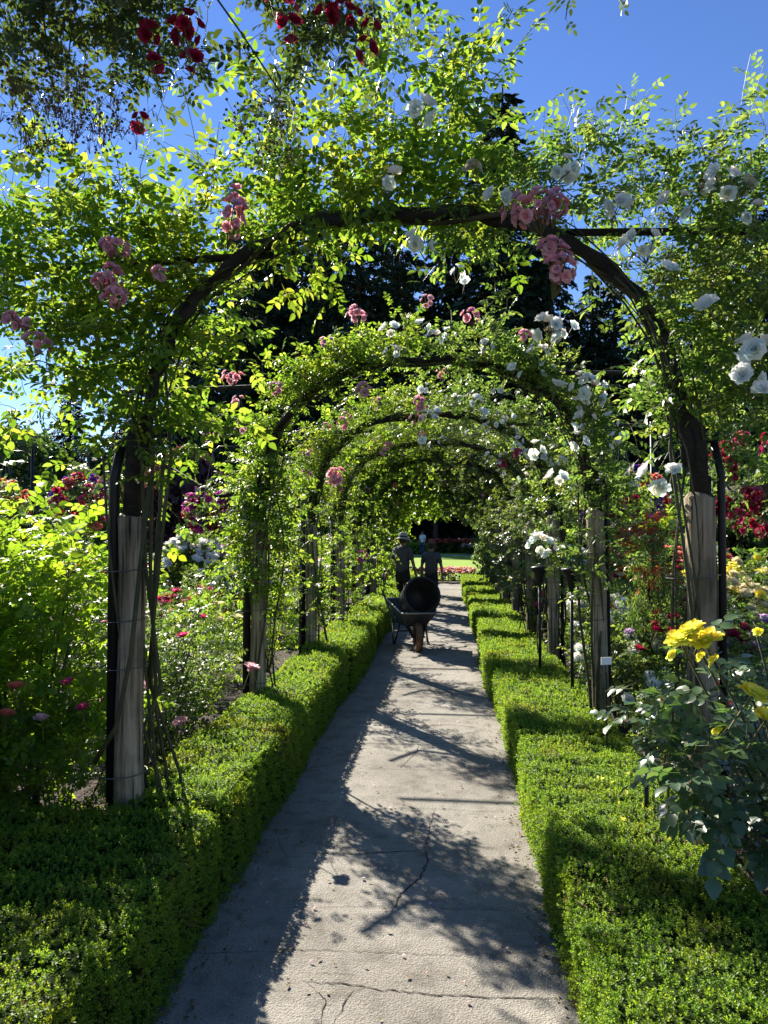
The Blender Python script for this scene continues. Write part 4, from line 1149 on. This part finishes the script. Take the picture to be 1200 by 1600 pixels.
# conifers: whorls of drooping boughs
def conifer_mesh(h, rb, seed, nb=120):
    ps = []; mb = MB()
    mb.tube([(0, 0, -.2), (0, 0, h * .5), (0, 0, h)], [.022 * h, .013 * h, .002 * h], 9)
    lv = leaf_t(1, .2, .03, .15, 1)
    for i in range(nb):
        f = (i + R.random()) / nb
        z = h * (.08 + .9 * f)
        rr = rb * (1 - f) ** .75 * R.uniform(.6, 1.15) + .25
        a = i * 2.4 + R.normal() * .3
        sweep = R.uniform(-.05, .25)
        m = int(45 + 170 * rr / rb)
        u = R.random(m) ** .7
        w = R.normal(size=m) * rr * .2 * (1 - u * .6)
        x = rr * u; dz = rr * (.18 * u - (.35 + sweep) * u * u) + R.normal(size=m) * .05 * rr
        p = np.stack([x * cos(a) - w * sin(a), x * sin(a) + w * cos(a), z + dz - .35 * abs(w)], -1)
        fw = np.stack([cos(a) + R.normal(size=m) * .6, sin(a) + R.normal(size=m) * .6, -.5 + R.normal(size=m) * .3], -1)
        ps.append(scatter(lv, p, frames(fw, rdir(m, 1.2)), h * .021 * R.uniform(.6, 1.4, m) * (1.15 - .5 * f)))
        mb.tube([(0, 0, z), (rr * .5 * cos(a), rr * .5 * sin(a), z - rr * .02), (rr * .95 * cos(a), rr * .95 * sin(a), z - rr * (.17 + sweep))], [.004 * h * (1 - f) + .02, .02, .01], 4, False)
    V, F = join_t(ps)
    return mesh_from('boughs', V, [F], L['conifer']), mb.mesh('conifer_trunk', M_trunk, True)
CON = [conifer_mesh(20, 3.6, 0, 150), conifer_mesh(20, 4.9, 1, 160), conifer_mesh(20, 4.5, 2, 140)]
def conifer(px, py, y, label, v=0, wide=1.0):
    y += 42; q = P(px, py, y); s = q[2] / 20
    t = thing('conifer_tree', label, 'conifer tree', (q[0], y, 0), R.uniform(0, 6), 'tall dark conifers behind the garden', None)
    link('crown', CON[v][0], t, (0, 0, 0), (0, 0, 0), (s * wide, s * wide, s))
    link('trunk', CON[v][1], t, (0, 0, 0), (0, 0, 0), s)
for i, (px, py, y, v, w, lb_) in enumerate([
 (785, 135, 46, 0, 1.25, 'tallest dark conifer, its spire above the first arch'),
 (700, 270, 50, 1, .9, 'dark conifer just left of the tallest spire'),
 (860, 330, 48, 2, .85, 'dark conifer just right of the tallest spire'),
 (560, 280, 44, 1, 1.0, 'broad dark conifer behind the middle of the first arch'),
 (455, 250, 47, 2, 1.0, 'dark conifer behind the left curve of first arch'),
 (375, 300, 43, 1, 1.0, 'dark conifer behind the left shoulder of first arch'),
 (300, 420, 46, 0, 1.1, 'dark conifer behind the nearest left post'),
 (1125, 265, 48, 0, .9, 'dark conifer with its tip above the right rail'),
 (1180, 290, 50, 1, .9, 'dark conifer at the right edge'),
 (1050, 380, 45, 2, 1.0, 'shorter conifer behind the right curve of first arch'),
 (960, 420, 47, 1, 1.0, 'shorter conifer seen under the right shoulder'),
 (625, 400, 42, 0, 1.2, 'lower conifer behind the second arch top'),
 (500, 450, 40, 2, 1.2, 'lower conifer at left behind the second arch'),
 (780, 470, 43, 1, 1.0, 'lower conifer behind the white roses of second arch'),
 (110, 600, 50, 1, 1.2, 'low distant conifer at far left'),
 (20, 640, 52, 0, 1.3, 'lowest distant conifer at the left edge'),
 (210, 560, 52, 2, 1.3, 'distant conifer left of the nearest left post'),
 (-60, 600, 50, 1, 1.3, 'distant conifer outside the left edge'),
 (1260, 330, 46, 2, 1.1, 'dark conifer outside the right edge'),
 (925, 420, 49, 1, 1.0, 'dark conifer between the spire and the right rail'),
 (420, 330, 52, 0, 1.3, 'dark conifer filling the gap behind left curve'),
 (510, 330, 53, 1, 1.2, 'dark conifer filling behind the leafy crown'),
 (620, 300, 54, 2, 1.2, 'dark conifer left of and behind the tallest spire'),
 (830, 430, 53, 1, 1.1, 'dark conifer low behind the pink cluster'),
 (900, 480, 50, 0, 1.3, 'dark low conifer under the right hoop'),
 (1010, 470, 52, 1, 1.2, 'dark low conifer right of the second arch')]):
    conifer(px, py, y, lb_, v, w)
# dark understory hedge wall below the conifers (a far-off wood that reads as one mass)
def wood(name, x0, x1, y, h, n, mat, label, leaf=.5):
    p = np.stack([R.uniform(x0, x1, n), y + R.normal(size=n) * 1.2, R.uniform(0, 1, n) ** .8 * h], -1)
    p[:, 2] *= .75 + .25 * np.sin(p[:, 0] * .9) * np.sin(p[:, 0] * .37 + 1)
    up = rdir(n, .5)
    V, F = scatter(TUFT, p, frames(np.cross(up, R.normal(size=up.shape)), up), leaf * R.uniform(.6, 1.3, n))
    tag(link(name, mesh_from(name, V, [F], L[mat])), label, 'woodland', kind='stuff')
wood('woodland', -85, 85, 76, 13, 15000, 'conifer', 'dark shaded wood closing off the far garden', .9)
wood('woodland', -60, -12, 38, 4.5, 4500, 'tree', 'dark shrubbery edge of the wood at left', .5)
wood('woodland', 10, 60, 36, 5.5, 5200, 'conifer', 'dark shrubbery edge of the wood at right', .5)

# ------------------------------------------------------------------ far garden: flower bed, parterre hedges, bench
def small_hedge(x0, x1, y0, y1, h, label, mat='box'):
    v, f = hedge_surface(x0, x1, y0, y1, h, 60, .085, 'tlrf')
    o = link('far_hedge', mesh_from('far_hedge', v, [f], L[mat])); tag(o, label, 'hedge', 'clipped hedges beyond the lawn')
    mb = MB(); mb.box(((x0 + x1) / 2, (y0 + y1) / 2, h / 2 - .04), (x1 - x0 - .16, y1 - y0 - .16, h - .08)); mb.build('twigs', M_core, o)
small_hedge(-5.2, -1.6, 54.5, 56, .75, 'long low clipped hedge left of the far bed')
small_hedge(2.6, 4.9, 54.5, 55.5, .7, 'low clipped hedge block right of the far bed')
small_hedge(2.0, 5.4, 57, 58, .95, 'second clipped hedge block behind, right of far bed')
small_hedge(2.0, 4.2, 60, 61, 1.1, 'backmost clipped hedge block at right of far bed')
small_hedge(-3.2, 1.4, 60, 61, .95, 'backmost clipped hedge behind the far red flowers')
def flower_strip(x0, x1, y0, y1, h, cols, n, size, label):
    t = thing('flower_bed', label, 'flower bed', (0, 0, 0))
    m = int(n * 1.2)
    p = np.stack([R.uniform(x0, x1, m), R.uniform(y0, y1, m), R.uniform(.05, h, m)], -1)
    up = rdir(m, 1.5)
    V, F = scatter(TUFT, p, frames(np.cross(up, R.normal(size=up.shape)), up), size * 1.8 * R.uniform(.6, 1.2, m))
    link('foliage', mesh_from('bed_foliage', V, [F], L['bed']), t)
    for j, c in enumerate(cols):
        k = n // len(cols)
        p = np.stack([R.uniform(x0, x1, k), R.uniform(y0, y1, k), R.uniform(h * .75, h * 1.1, k)], -1)
        d = rdir(k, 1.5); V, F = scatter(ROSE_POM[0], p, frames(np.cross(d, R.normal(size=d.shape)), d), size * R.uniform(.7, 1.2, k))
        o = link('bedding_flowers', mesh_from('bedding', V, [F], F_[c]), t); o['kind'] = 'stuff'
flower_strip(-1.8, .9, 24.1, 25.3, .42, ['pink', 'palepink', 'coral'], 240, .07, 'low bed of dusty pink flowers closing the path end')
flower_strip(-1.6, 2.1, 58, 59, 1.0, ['coral', 'red'], 200, .16, 'band of red flowers beyond the far lawn')
flower_strip(1.0, 2.0, 54.5, 55.4, .7, ['palepink', 'pink'], 60, .12, 'small clump of pale pink flowers by far hedge block')

# white garden bench far left
M_white = noise_mat('white paint', [(.72, .72, .74), (.8, .8, .82)], 8, .5, .1)
bq = P(15, 862, 16)
bt_ = thing('garden_bench', 'white painted garden bench at the far left', 'bench', (bq[0], 16, 0), .2)
for sgn in (-1, 1):
    mb = MB(); mb.box((sgn * .62, .2, .5), (.07, .07, 1.0)); mb.build('leg', M_white, bt_)
    mb = MB(); mb.box((sgn * .62, -.25, .3), (.07, .07, .6)); mb.build('leg', M_white, bt_)
    mb = MB(); mb.box((sgn * .62, -.03, .63), (.07, .5, .05)); mb.build('armrest', M_white, bt_)
mb = MB()
for k in range(4): mb.box((0, -.2 + k * .12, .43), (1.16, .09, .03))
mb.build('seat', M_white, bt_)
mb = MB(); mb.box((0, .2, .97), (1.16, .04, .11)); mb.box((0, .2, .55), (1.16, .04, .07))
for k in range(9): mb.box((-.5 + k * .125, .2, .75), (.05, .025, .33))
mb.build('backrest', M_white, bt_)

# ------------------------------------------------------------------ people
M_skin = noise_mat('skin', [(.22, .11, .07), (.3, .16, .1)], 20, .55, .1)
M_skin.node_tree.nodes['Principled BSDF'].inputs['Subsurface Weight'].default_value = .1
M_shirt = noise_mat('dark grey shirt', [(.05, .052, .056), (.09, .09, .095)], 5, .85, .5, 12, dist=.02)
M_trou = noise_mat('black trousers', [(.012, .012, .016), (.025, .025, .03)], 5, .85, .5, 12, dist=.02)
M_boot = noise_mat('dark boots', [(.02, .014, .01), (.04, .03, .02)], 8, .6, .2)
M_hat = noise_mat('grey sun hat', [(.28, .28, .27), (.4, .4, .38)], 9, .85, .4, 60)
M_cap = noise_mat('brown cap', [(.1, .05, .04), (.15, .08, .06)], 9, .85, .4, 60)
M_hair = noise_mat('dark hair', [(.02, .012, .008), (.05, .03, .02)], 30, .7, .5, 80)
M_navy = noise_mat('navy cloth', [(.02, .03, .07), (.03, .045, .1)], 9, .85, .3)
M_pale = noise_mat('pale blue shirt', [(.4, .47, .55), (.5, .56, .62)], 9, .85, .3)
M_eye = noise_mat('eye', [(.02, .02, .02), (.03, .03, .03)], 9, .3, 0)

def skin_obj(name, nodes, edges, mat, parent, sub=1, root=0):
    me = bpy.data.meshes.new(name)
    me.from_pydata([n[0] for n in nodes], edges, [])
    me.materials.append(mat)
    o = link(name, me, parent)
    m = o.modifiers.new('s', 'SKIN'); m.use_smooth_shade = True
    for i, n in enumerate(nodes):
        sv = me.skin_vertices[0].data[i]; r = n[1]
        sv.radius = r if hasattr(r, '__len__') else (r, r); sv.use_root = (i == root)
    m2 = o.modifiers.new('d', 'SUBSURF'); m2.levels = sub; m2.render_levels = sub
    return o

def person(label, loc, rz, H, arms, legs, headgear, shirt=M_shirt, trou=M_trou, lean=0.0, headturn=0.0, seated=False):
    """local: faces +Y, x to the person's right. arms/legs: joint lists (elbow, wrist)/(knee, ankle) as fractions of height"""
    t = thing('person', label, 'person', loc, rz, 'gardeners and visitors')
    s = H / 1.75
    def v(x, y, z): return (x * s, (y + lean * z / 1.75) * s, z * s)
    N = []; Ed = []
    def node(p, r): N.append((v(*p), r * s if not hasattr(r, '__len__') else (r[0] * s, r[1] * s))); return len(N) - 1
    pel = node((0, 0, .95), (.135, .09)); wai = node((0, 0, 1.08), (.12, .085)); che = node((0, .0, 1.28), (.165, .115)); nb = node((0, 0, 1.43), (.1, .075)); nk = node((0, .015, 1.5), .055)
    hd0 = node((0, .03, 1.56), (.062, .075)); hd1 = node((0, .03, 1.64), (.078, .095)); hd2 = node((0, .02, 1.70), (.06, .075))
    Ed += [(pel, wai), (wai, che), (che, nb), (nb, nk), (nk, hd0), (hd0, hd1), (hd1, hd2)]
    info = {}
    for sd in (-1, 1):
        el, wr = arms[sd]
        sh = node((sd * .18, 0, 1.41), .058); e = node(el, .042); w = node(wr, .029)
        d = Vector(wr) - Vector(el); d.normalize()
        palm = Vector(wr) + d * .05; side = Vector((0, 1, 0)) if abs(d.y) < .7 else Vector((0, 0, 1))
        pm = node(tuple(palm), (.034, .02)); Ed += [(nb, sh), (sh, e), (e, w), (w, pm)]
        kx = d.cross(side).normalized()
        for f in range(4):
            b = palm + side * (.027 - .018 * f) + d * .04; ln = (.07, .08, .075, .055)[f]
            a1 = node(tuple(b), .010); a2 = node(tuple(b + d * ln * .55 - kx * .012 * sd), .009); a3 = node(tuple(b + d * ln * .8 - kx * .035 * sd), .008)
            Ed += [(pm, a1), (a1, a2), (a2, a3)]
        a1 = node(tuple(Vector(wr) + d * .03 + side * .035), .011); a2 = node(tuple(Vector(wr) + d * .07 + side * .06), .009); Ed += [(w, a1), (a1, a2)]
        kn, an = legs[sd]
        hp = node((sd * .09, 0, .9), .088); k = node(kn, .058); a = node(an, .038)
        foot = node((an[0], an[1] + .03, .035), .035); toe = node((an[0] + sd * .01, an[1] + .15, .03), (.04, .028))
        Ed += [(pel, hp), (hp, k), (k, a), (a, foot), (foot, toe)]
        info[sd] = dict(sh=(sd * .18, 0, 1.41), el=el, wr=wr, kn=kn, an=an, hp=(sd * .09, 0, .9))
    body = skin_obj('body', N, Ed, M_skin, t, 1, pel)
    # face
    if True:
        mb = MB(); hc = Vector(v(0, .03, 1.63))
        mb.lathe([(.001, .02), (.01, .008), (.014, -.006), (.008, -.014), (.001, -.016)], 8, Matrix.Translation(hc + Vector((0, .1 * s, -.005))))
        mb.build('nose', M_skin, body, True)
        for q in (-1, 1):
            mb = MB(); mb.lathe([(.001, .008), (.008, .0), (.001, -.008)], 8, Matrix.Translation(hc + Vector((q * .032 * s, .088 * s, .02 * s)))); mb.build('eye', M_eye, body, True)
            mb = MB(); mb.lathe([(.001, .03), (.012, .015), (.013, -.01), (.001, -.026)], 8, Matrix.Translation(hc + Vector((q * .082 * s, .0, .0)))); mb.build('ear', M_skin, body, True)
        mb = MB(); mb.tube([hc + Vector((-.022, .087, -.04)), hc + Vector((0, .095, -.042)), hc + Vector((.022, .087, -.04))], .005, 6); mb.build('mouth', M_cap, body, True)
    # hair
    mb = MB(); hc = Vector(v(0, .012, 1.655)); mb.lathe([(.001, .115), (.05, .1), (.083, .055), (.09, 0), (.082, -.055), (.06, -.085)], 14, Matrix.Translation(hc) @ Matrix.Diagonal((.95 * s, 1.1 * s, s, 1))); mb.build('hair', M_hair, t, True)
    # shirt: torso with short sleeves, a bit larger than the body, loose at the hem
    N = []; Ed = []
    a = node((0, 0, .83), (.19, .14)); b = node((0, 0, 1.06), (.182, .14)); c = node((0, .0, 1.28), (.197, .142)); d = node((0, -.005, 1.43), (.15, .108)); e = node((0, .01, 1.51), (.072, .07))
    Ed += [(a, b), (b, c), (c, d), (d, e)]
    for sd in (-1, 1):
        sh = Vector(info[sd]['sh']); el = Vector(info[sd]['el'])
        q = node(tuple(sh + Vector((0, 0, .0))), .082); qm = node(tuple(sh.lerp(el, .4)), .07); q2 = node(tuple(sh.lerp(el, .85)), .066); Ed += [(d, q), (q, qm), (qm, q2)]
    skin_obj('shirt', N, Ed, shirt, t, 1, 0)
    N = []; Ed = []
    a = node((0, 0, 1.1), (.165, .125)); b = node((0, 0, .9), (.17, .13)); Ed += [(a, b)]
    for sd in (-1, 1):
        hp = node((sd * .092, 0, .84), .105); k = node(info[sd]['kn'], .078); an = info[sd]['an']; q = node((an[0], an[1], .09), .07); Ed += [(b, hp), (hp, k), (k, q)]
    skin_obj('trousers', N, Ed, trou, t, 1, 0)
    for sd in (-1, 1):
        N = []; Ed = []; an = info[sd]['an']
        a = node((an[0], an[1], .14), .055); b = node((an[0], an[1], .055), .052); c = node((an[0] + sd * .015, an[1] + .16, .04), (.05, .038)); d = node((an[0], an[1] - .05, .04), .04)
        skin_obj('boot', N, [(a, b), (b, c), (b, d)], M_boot, t, 1, 0)
    hc = Vector(v(0, .02, 1.67))
    M_ = Matrix.Translation(hc) @ Matrix.Rotation(-.12, 4, 'X') @ Matrix.Diagonal((s, 1.12 * s, s, 1))
    if headgear == 'hat':
        mb = MB(); mb.lathe([(.001, .135), (.07, .13), (.088, .115), (.098, .03), (.1, .02), (.165, -.02), (.167, -.026), (.1, .008), (.09, .01)], 24, M_)
        mb.build('sun_hat', M_hat, t, True)
        mb = MB(); mb.lathe([(.1005, .022), (.101, .05), (.0955, .052)], 24, M_); mb.build('hat_band', M_trou, t, True)
    elif headgear == 'cap':
        mb = MB(); mb.lathe([(.001, .125), (.05, .118), (.085, .085), (.097, .03), (.098, .01), (.09, .01)], 22, M_)
        mb.build('cap', M_cap, t, True)
        mb = MB(); mb.add([M_ @ Vector(q) for q in [(-.07, .07, .018), (.07, .07, .018), (.06, .16, .005), (0, .18, .008), (-.06, .16, .005), (-.07, .07, .010), (.07, .07, .010), (.06, .16, -.003), (0, .18, .0), (-.06, .16, -.003)]],
                           [(0, 1, 2, 3, 4), (9, 8, 7, 6, 5), (0, 5, 6, 1), (1, 6, 7, 2), (2, 7, 8, 3), (3, 8, 9, 4), (4, 9, 5, 0)])
        mb.build('cap_peak', M_cap, t)
    return t
wb_y = 10.15
p1 = P(629, 900, 15.0)
person('gardener in grey sun hat and dark shirt standing behind the wheelbarrow at left', (p1[0], 15.0, 0), -.55, 1.60,
       {-1: ((-.30, .0, 1.14), (-.38, -.06, .9)), 1: ((.25, .05, 1.13), (.24, .16, .9))},
       {-1: ((-.11, .06, .49), (-.11, -.12, .09)), 1: ((.1, .1, .49), (.1, .2, .09))}, 'hat')
p2 = P(674, 900, 15.5)
person('shorter gardener in brown cap and dark shirt, right of the hatted one', (p2[0], 15.5, 0), -.35, 1.46,
       {-1: ((-.27, .02, 1.13), (-.28, .1, .88)), 1: ((.27, .0, 1.13), (.27, .06, .88))},
       {-1: ((-.1, .1, .49), (-.1, .16, .09)), 1: ((.1, .02, .49), (.1, -.14, .09))}, 'cap')
p3 = P(658, 840, 50)
person('distant visitor in pale blue shirt standing by the far hedge', (p3[0], 53.0, 0), 2.6, 1.75,
       {-1: ((-.26, .02, 1.13), (-.24, .15, .9)), 1: ((.26, .02, 1.13), (.24, .15, .9))},
       {-1: ((-.1, .02, .49), (-.1, .0, .09)), 1: ((.1, .02, .49), (.1, 0, .09))}, None, M_pale, M_navy)
# ------------------------------------------------------------------ wheelbarrow (wheel towards the camera) and the pot
M_tray = noise_mat('grey green barrow tray', [(.03, .036, .036), (.06, .07, .07)], 6, .55, .2)
M_rimw = noise_mat('worn metal rim', [(.2, .21, .2), (.32, .33, .32)], 12, .4, .2, metal=.3)
M_tyre = noise_mat('dusty brown tyre', [(.1, .055, .03), (.2, .11, .06)], 14, .85, .5)
M_pot = noise_mat('black nursery pot', [(.018, .018, .018), (.04, .038, .036)], 6, .45, .1)
wq = P(655, 1015, wb_y)
wb = thing('wheelbarrow', 'grey wheelbarrow on the path carrying a big black pot', 'wheelbarrow', (wq[0], wb_y, 0), .2)
w = MB(); RT = Matrix.Translation((0, .1, .2)) @ Matrix.Rotation(pi / 2, 4, 'Y')
w.lathe([(.13, -.035), (.17, -.05), (.195, -.035), (.203, 0), (.195, .035), (.17, .05), (.13, .035), (.13, -.035)], 28, RT); wh = w.build('wheel', M_tyre, wb, True)
w = MB(); w.lathe([(.0, -.03), (.13, -.03), (.13, .03), (.0, .03)], 20, RT); w.tube([(-.1, .1, .2), (.1, .1, .2)], .012, 8); w.build('wheel_rim', M_trou, wh)
def tray():
    top = [(-.24, .02), (.24, .02), (.35, .95), (-.35, .95)]; bot = [(-.14, .3), (.14, .3), (.2, .8), (-.2, .8)]
    V = [(x, y, .53 + .13 * (y > .5)) for x, y in top] + [(x, y, .32) for x, y in bot]
    V += [(x * .95, .5 + (y - .5) * .96, .525 + .13 * (y > .5)) for x, y in top] + [(x * .95, .55 + (y - .55) * .96, .335) for x, y in bot]
    F = [(0, 4, 5, 1), (1, 5, 6, 2), (2, 6, 7, 3), (3, 7, 4, 0), (4, 7, 6, 5), (8, 9, 13, 12), (9, 10, 14, 13), (10, 11, 15, 14), (11, 8, 12, 15), (12, 13, 14, 15), (0, 1, 9, 8), (1, 2, 10, 9), (2, 3, 11, 10), (3, 0, 8, 11)]
    return MB().add(V, F)
tr = tray().build('tray', M_tray, wb)
rm = MB(); rm.tube([(-.24, .02, .535), (.24, .02, .535), (.35, .95, .665), (-.35, .95, .665), (-.24, .02, .535)], .013, 8); rm.build('tray_rim', M_rimw, tr, True)
for sx in (-1, 1):
    mb = MB(); mb.tube([(sx * .07, .1, .2), (sx * .13, .35, .33), (sx * .27, .95, .42), (sx * .33, 1.35, .68), (sx * .34, 1.52, .735)], .017, 8); mb.build('handle', M_pipe, wb, True)
    mb = MB(); mb.tube([(sx * .18, .6, .36), (sx * .25, .72, .02), (sx * .25, .86, .012), (sx * .25, .95, .41)], .014, 8); mb.build('leg', M_pipe, wb, True)
    mb = MB(); mb.tube([(sx * .06, .1, .2), (sx * .13, .14, .38), (sx * .14, .2, .42)], .012, 8); mb.build('front_brace', M_pipe, wb, True)
mb = MB(); mb.tube([(-.245, .76, .2), (.245, .76, .2)], .011, 6); mb.build('cross_brace', M_pipe, wb, True)
pq = P(660, 930, 10.3)
pt = thing('plant_pot', 'big black nursery pot lying in the wheelbarrow, mouth toward camera', 'plant pot', tuple(pq), 0)
PM = Matrix.Rotation(.34, 4, 'Z') @ Matrix.Rotation(pi / 2 - .22, 4, 'X') @ Matrix.Diagonal((1.12, 1.12, 1.05, 1))
mb = MB(); mb.lathe([(.215, .0), (.24, .002), (.243, -.045), (.228, -.05), (.185, -.46), (.001, -.46)], 36, PM); mb.build('pot_wall', M_pot, pt, True)
mb = MB(); mb.lathe([(.215, .0), (.175, -.44), (.001, -.44)], 36, PM); mb.build('pot_inside', M_pot, pt, True)
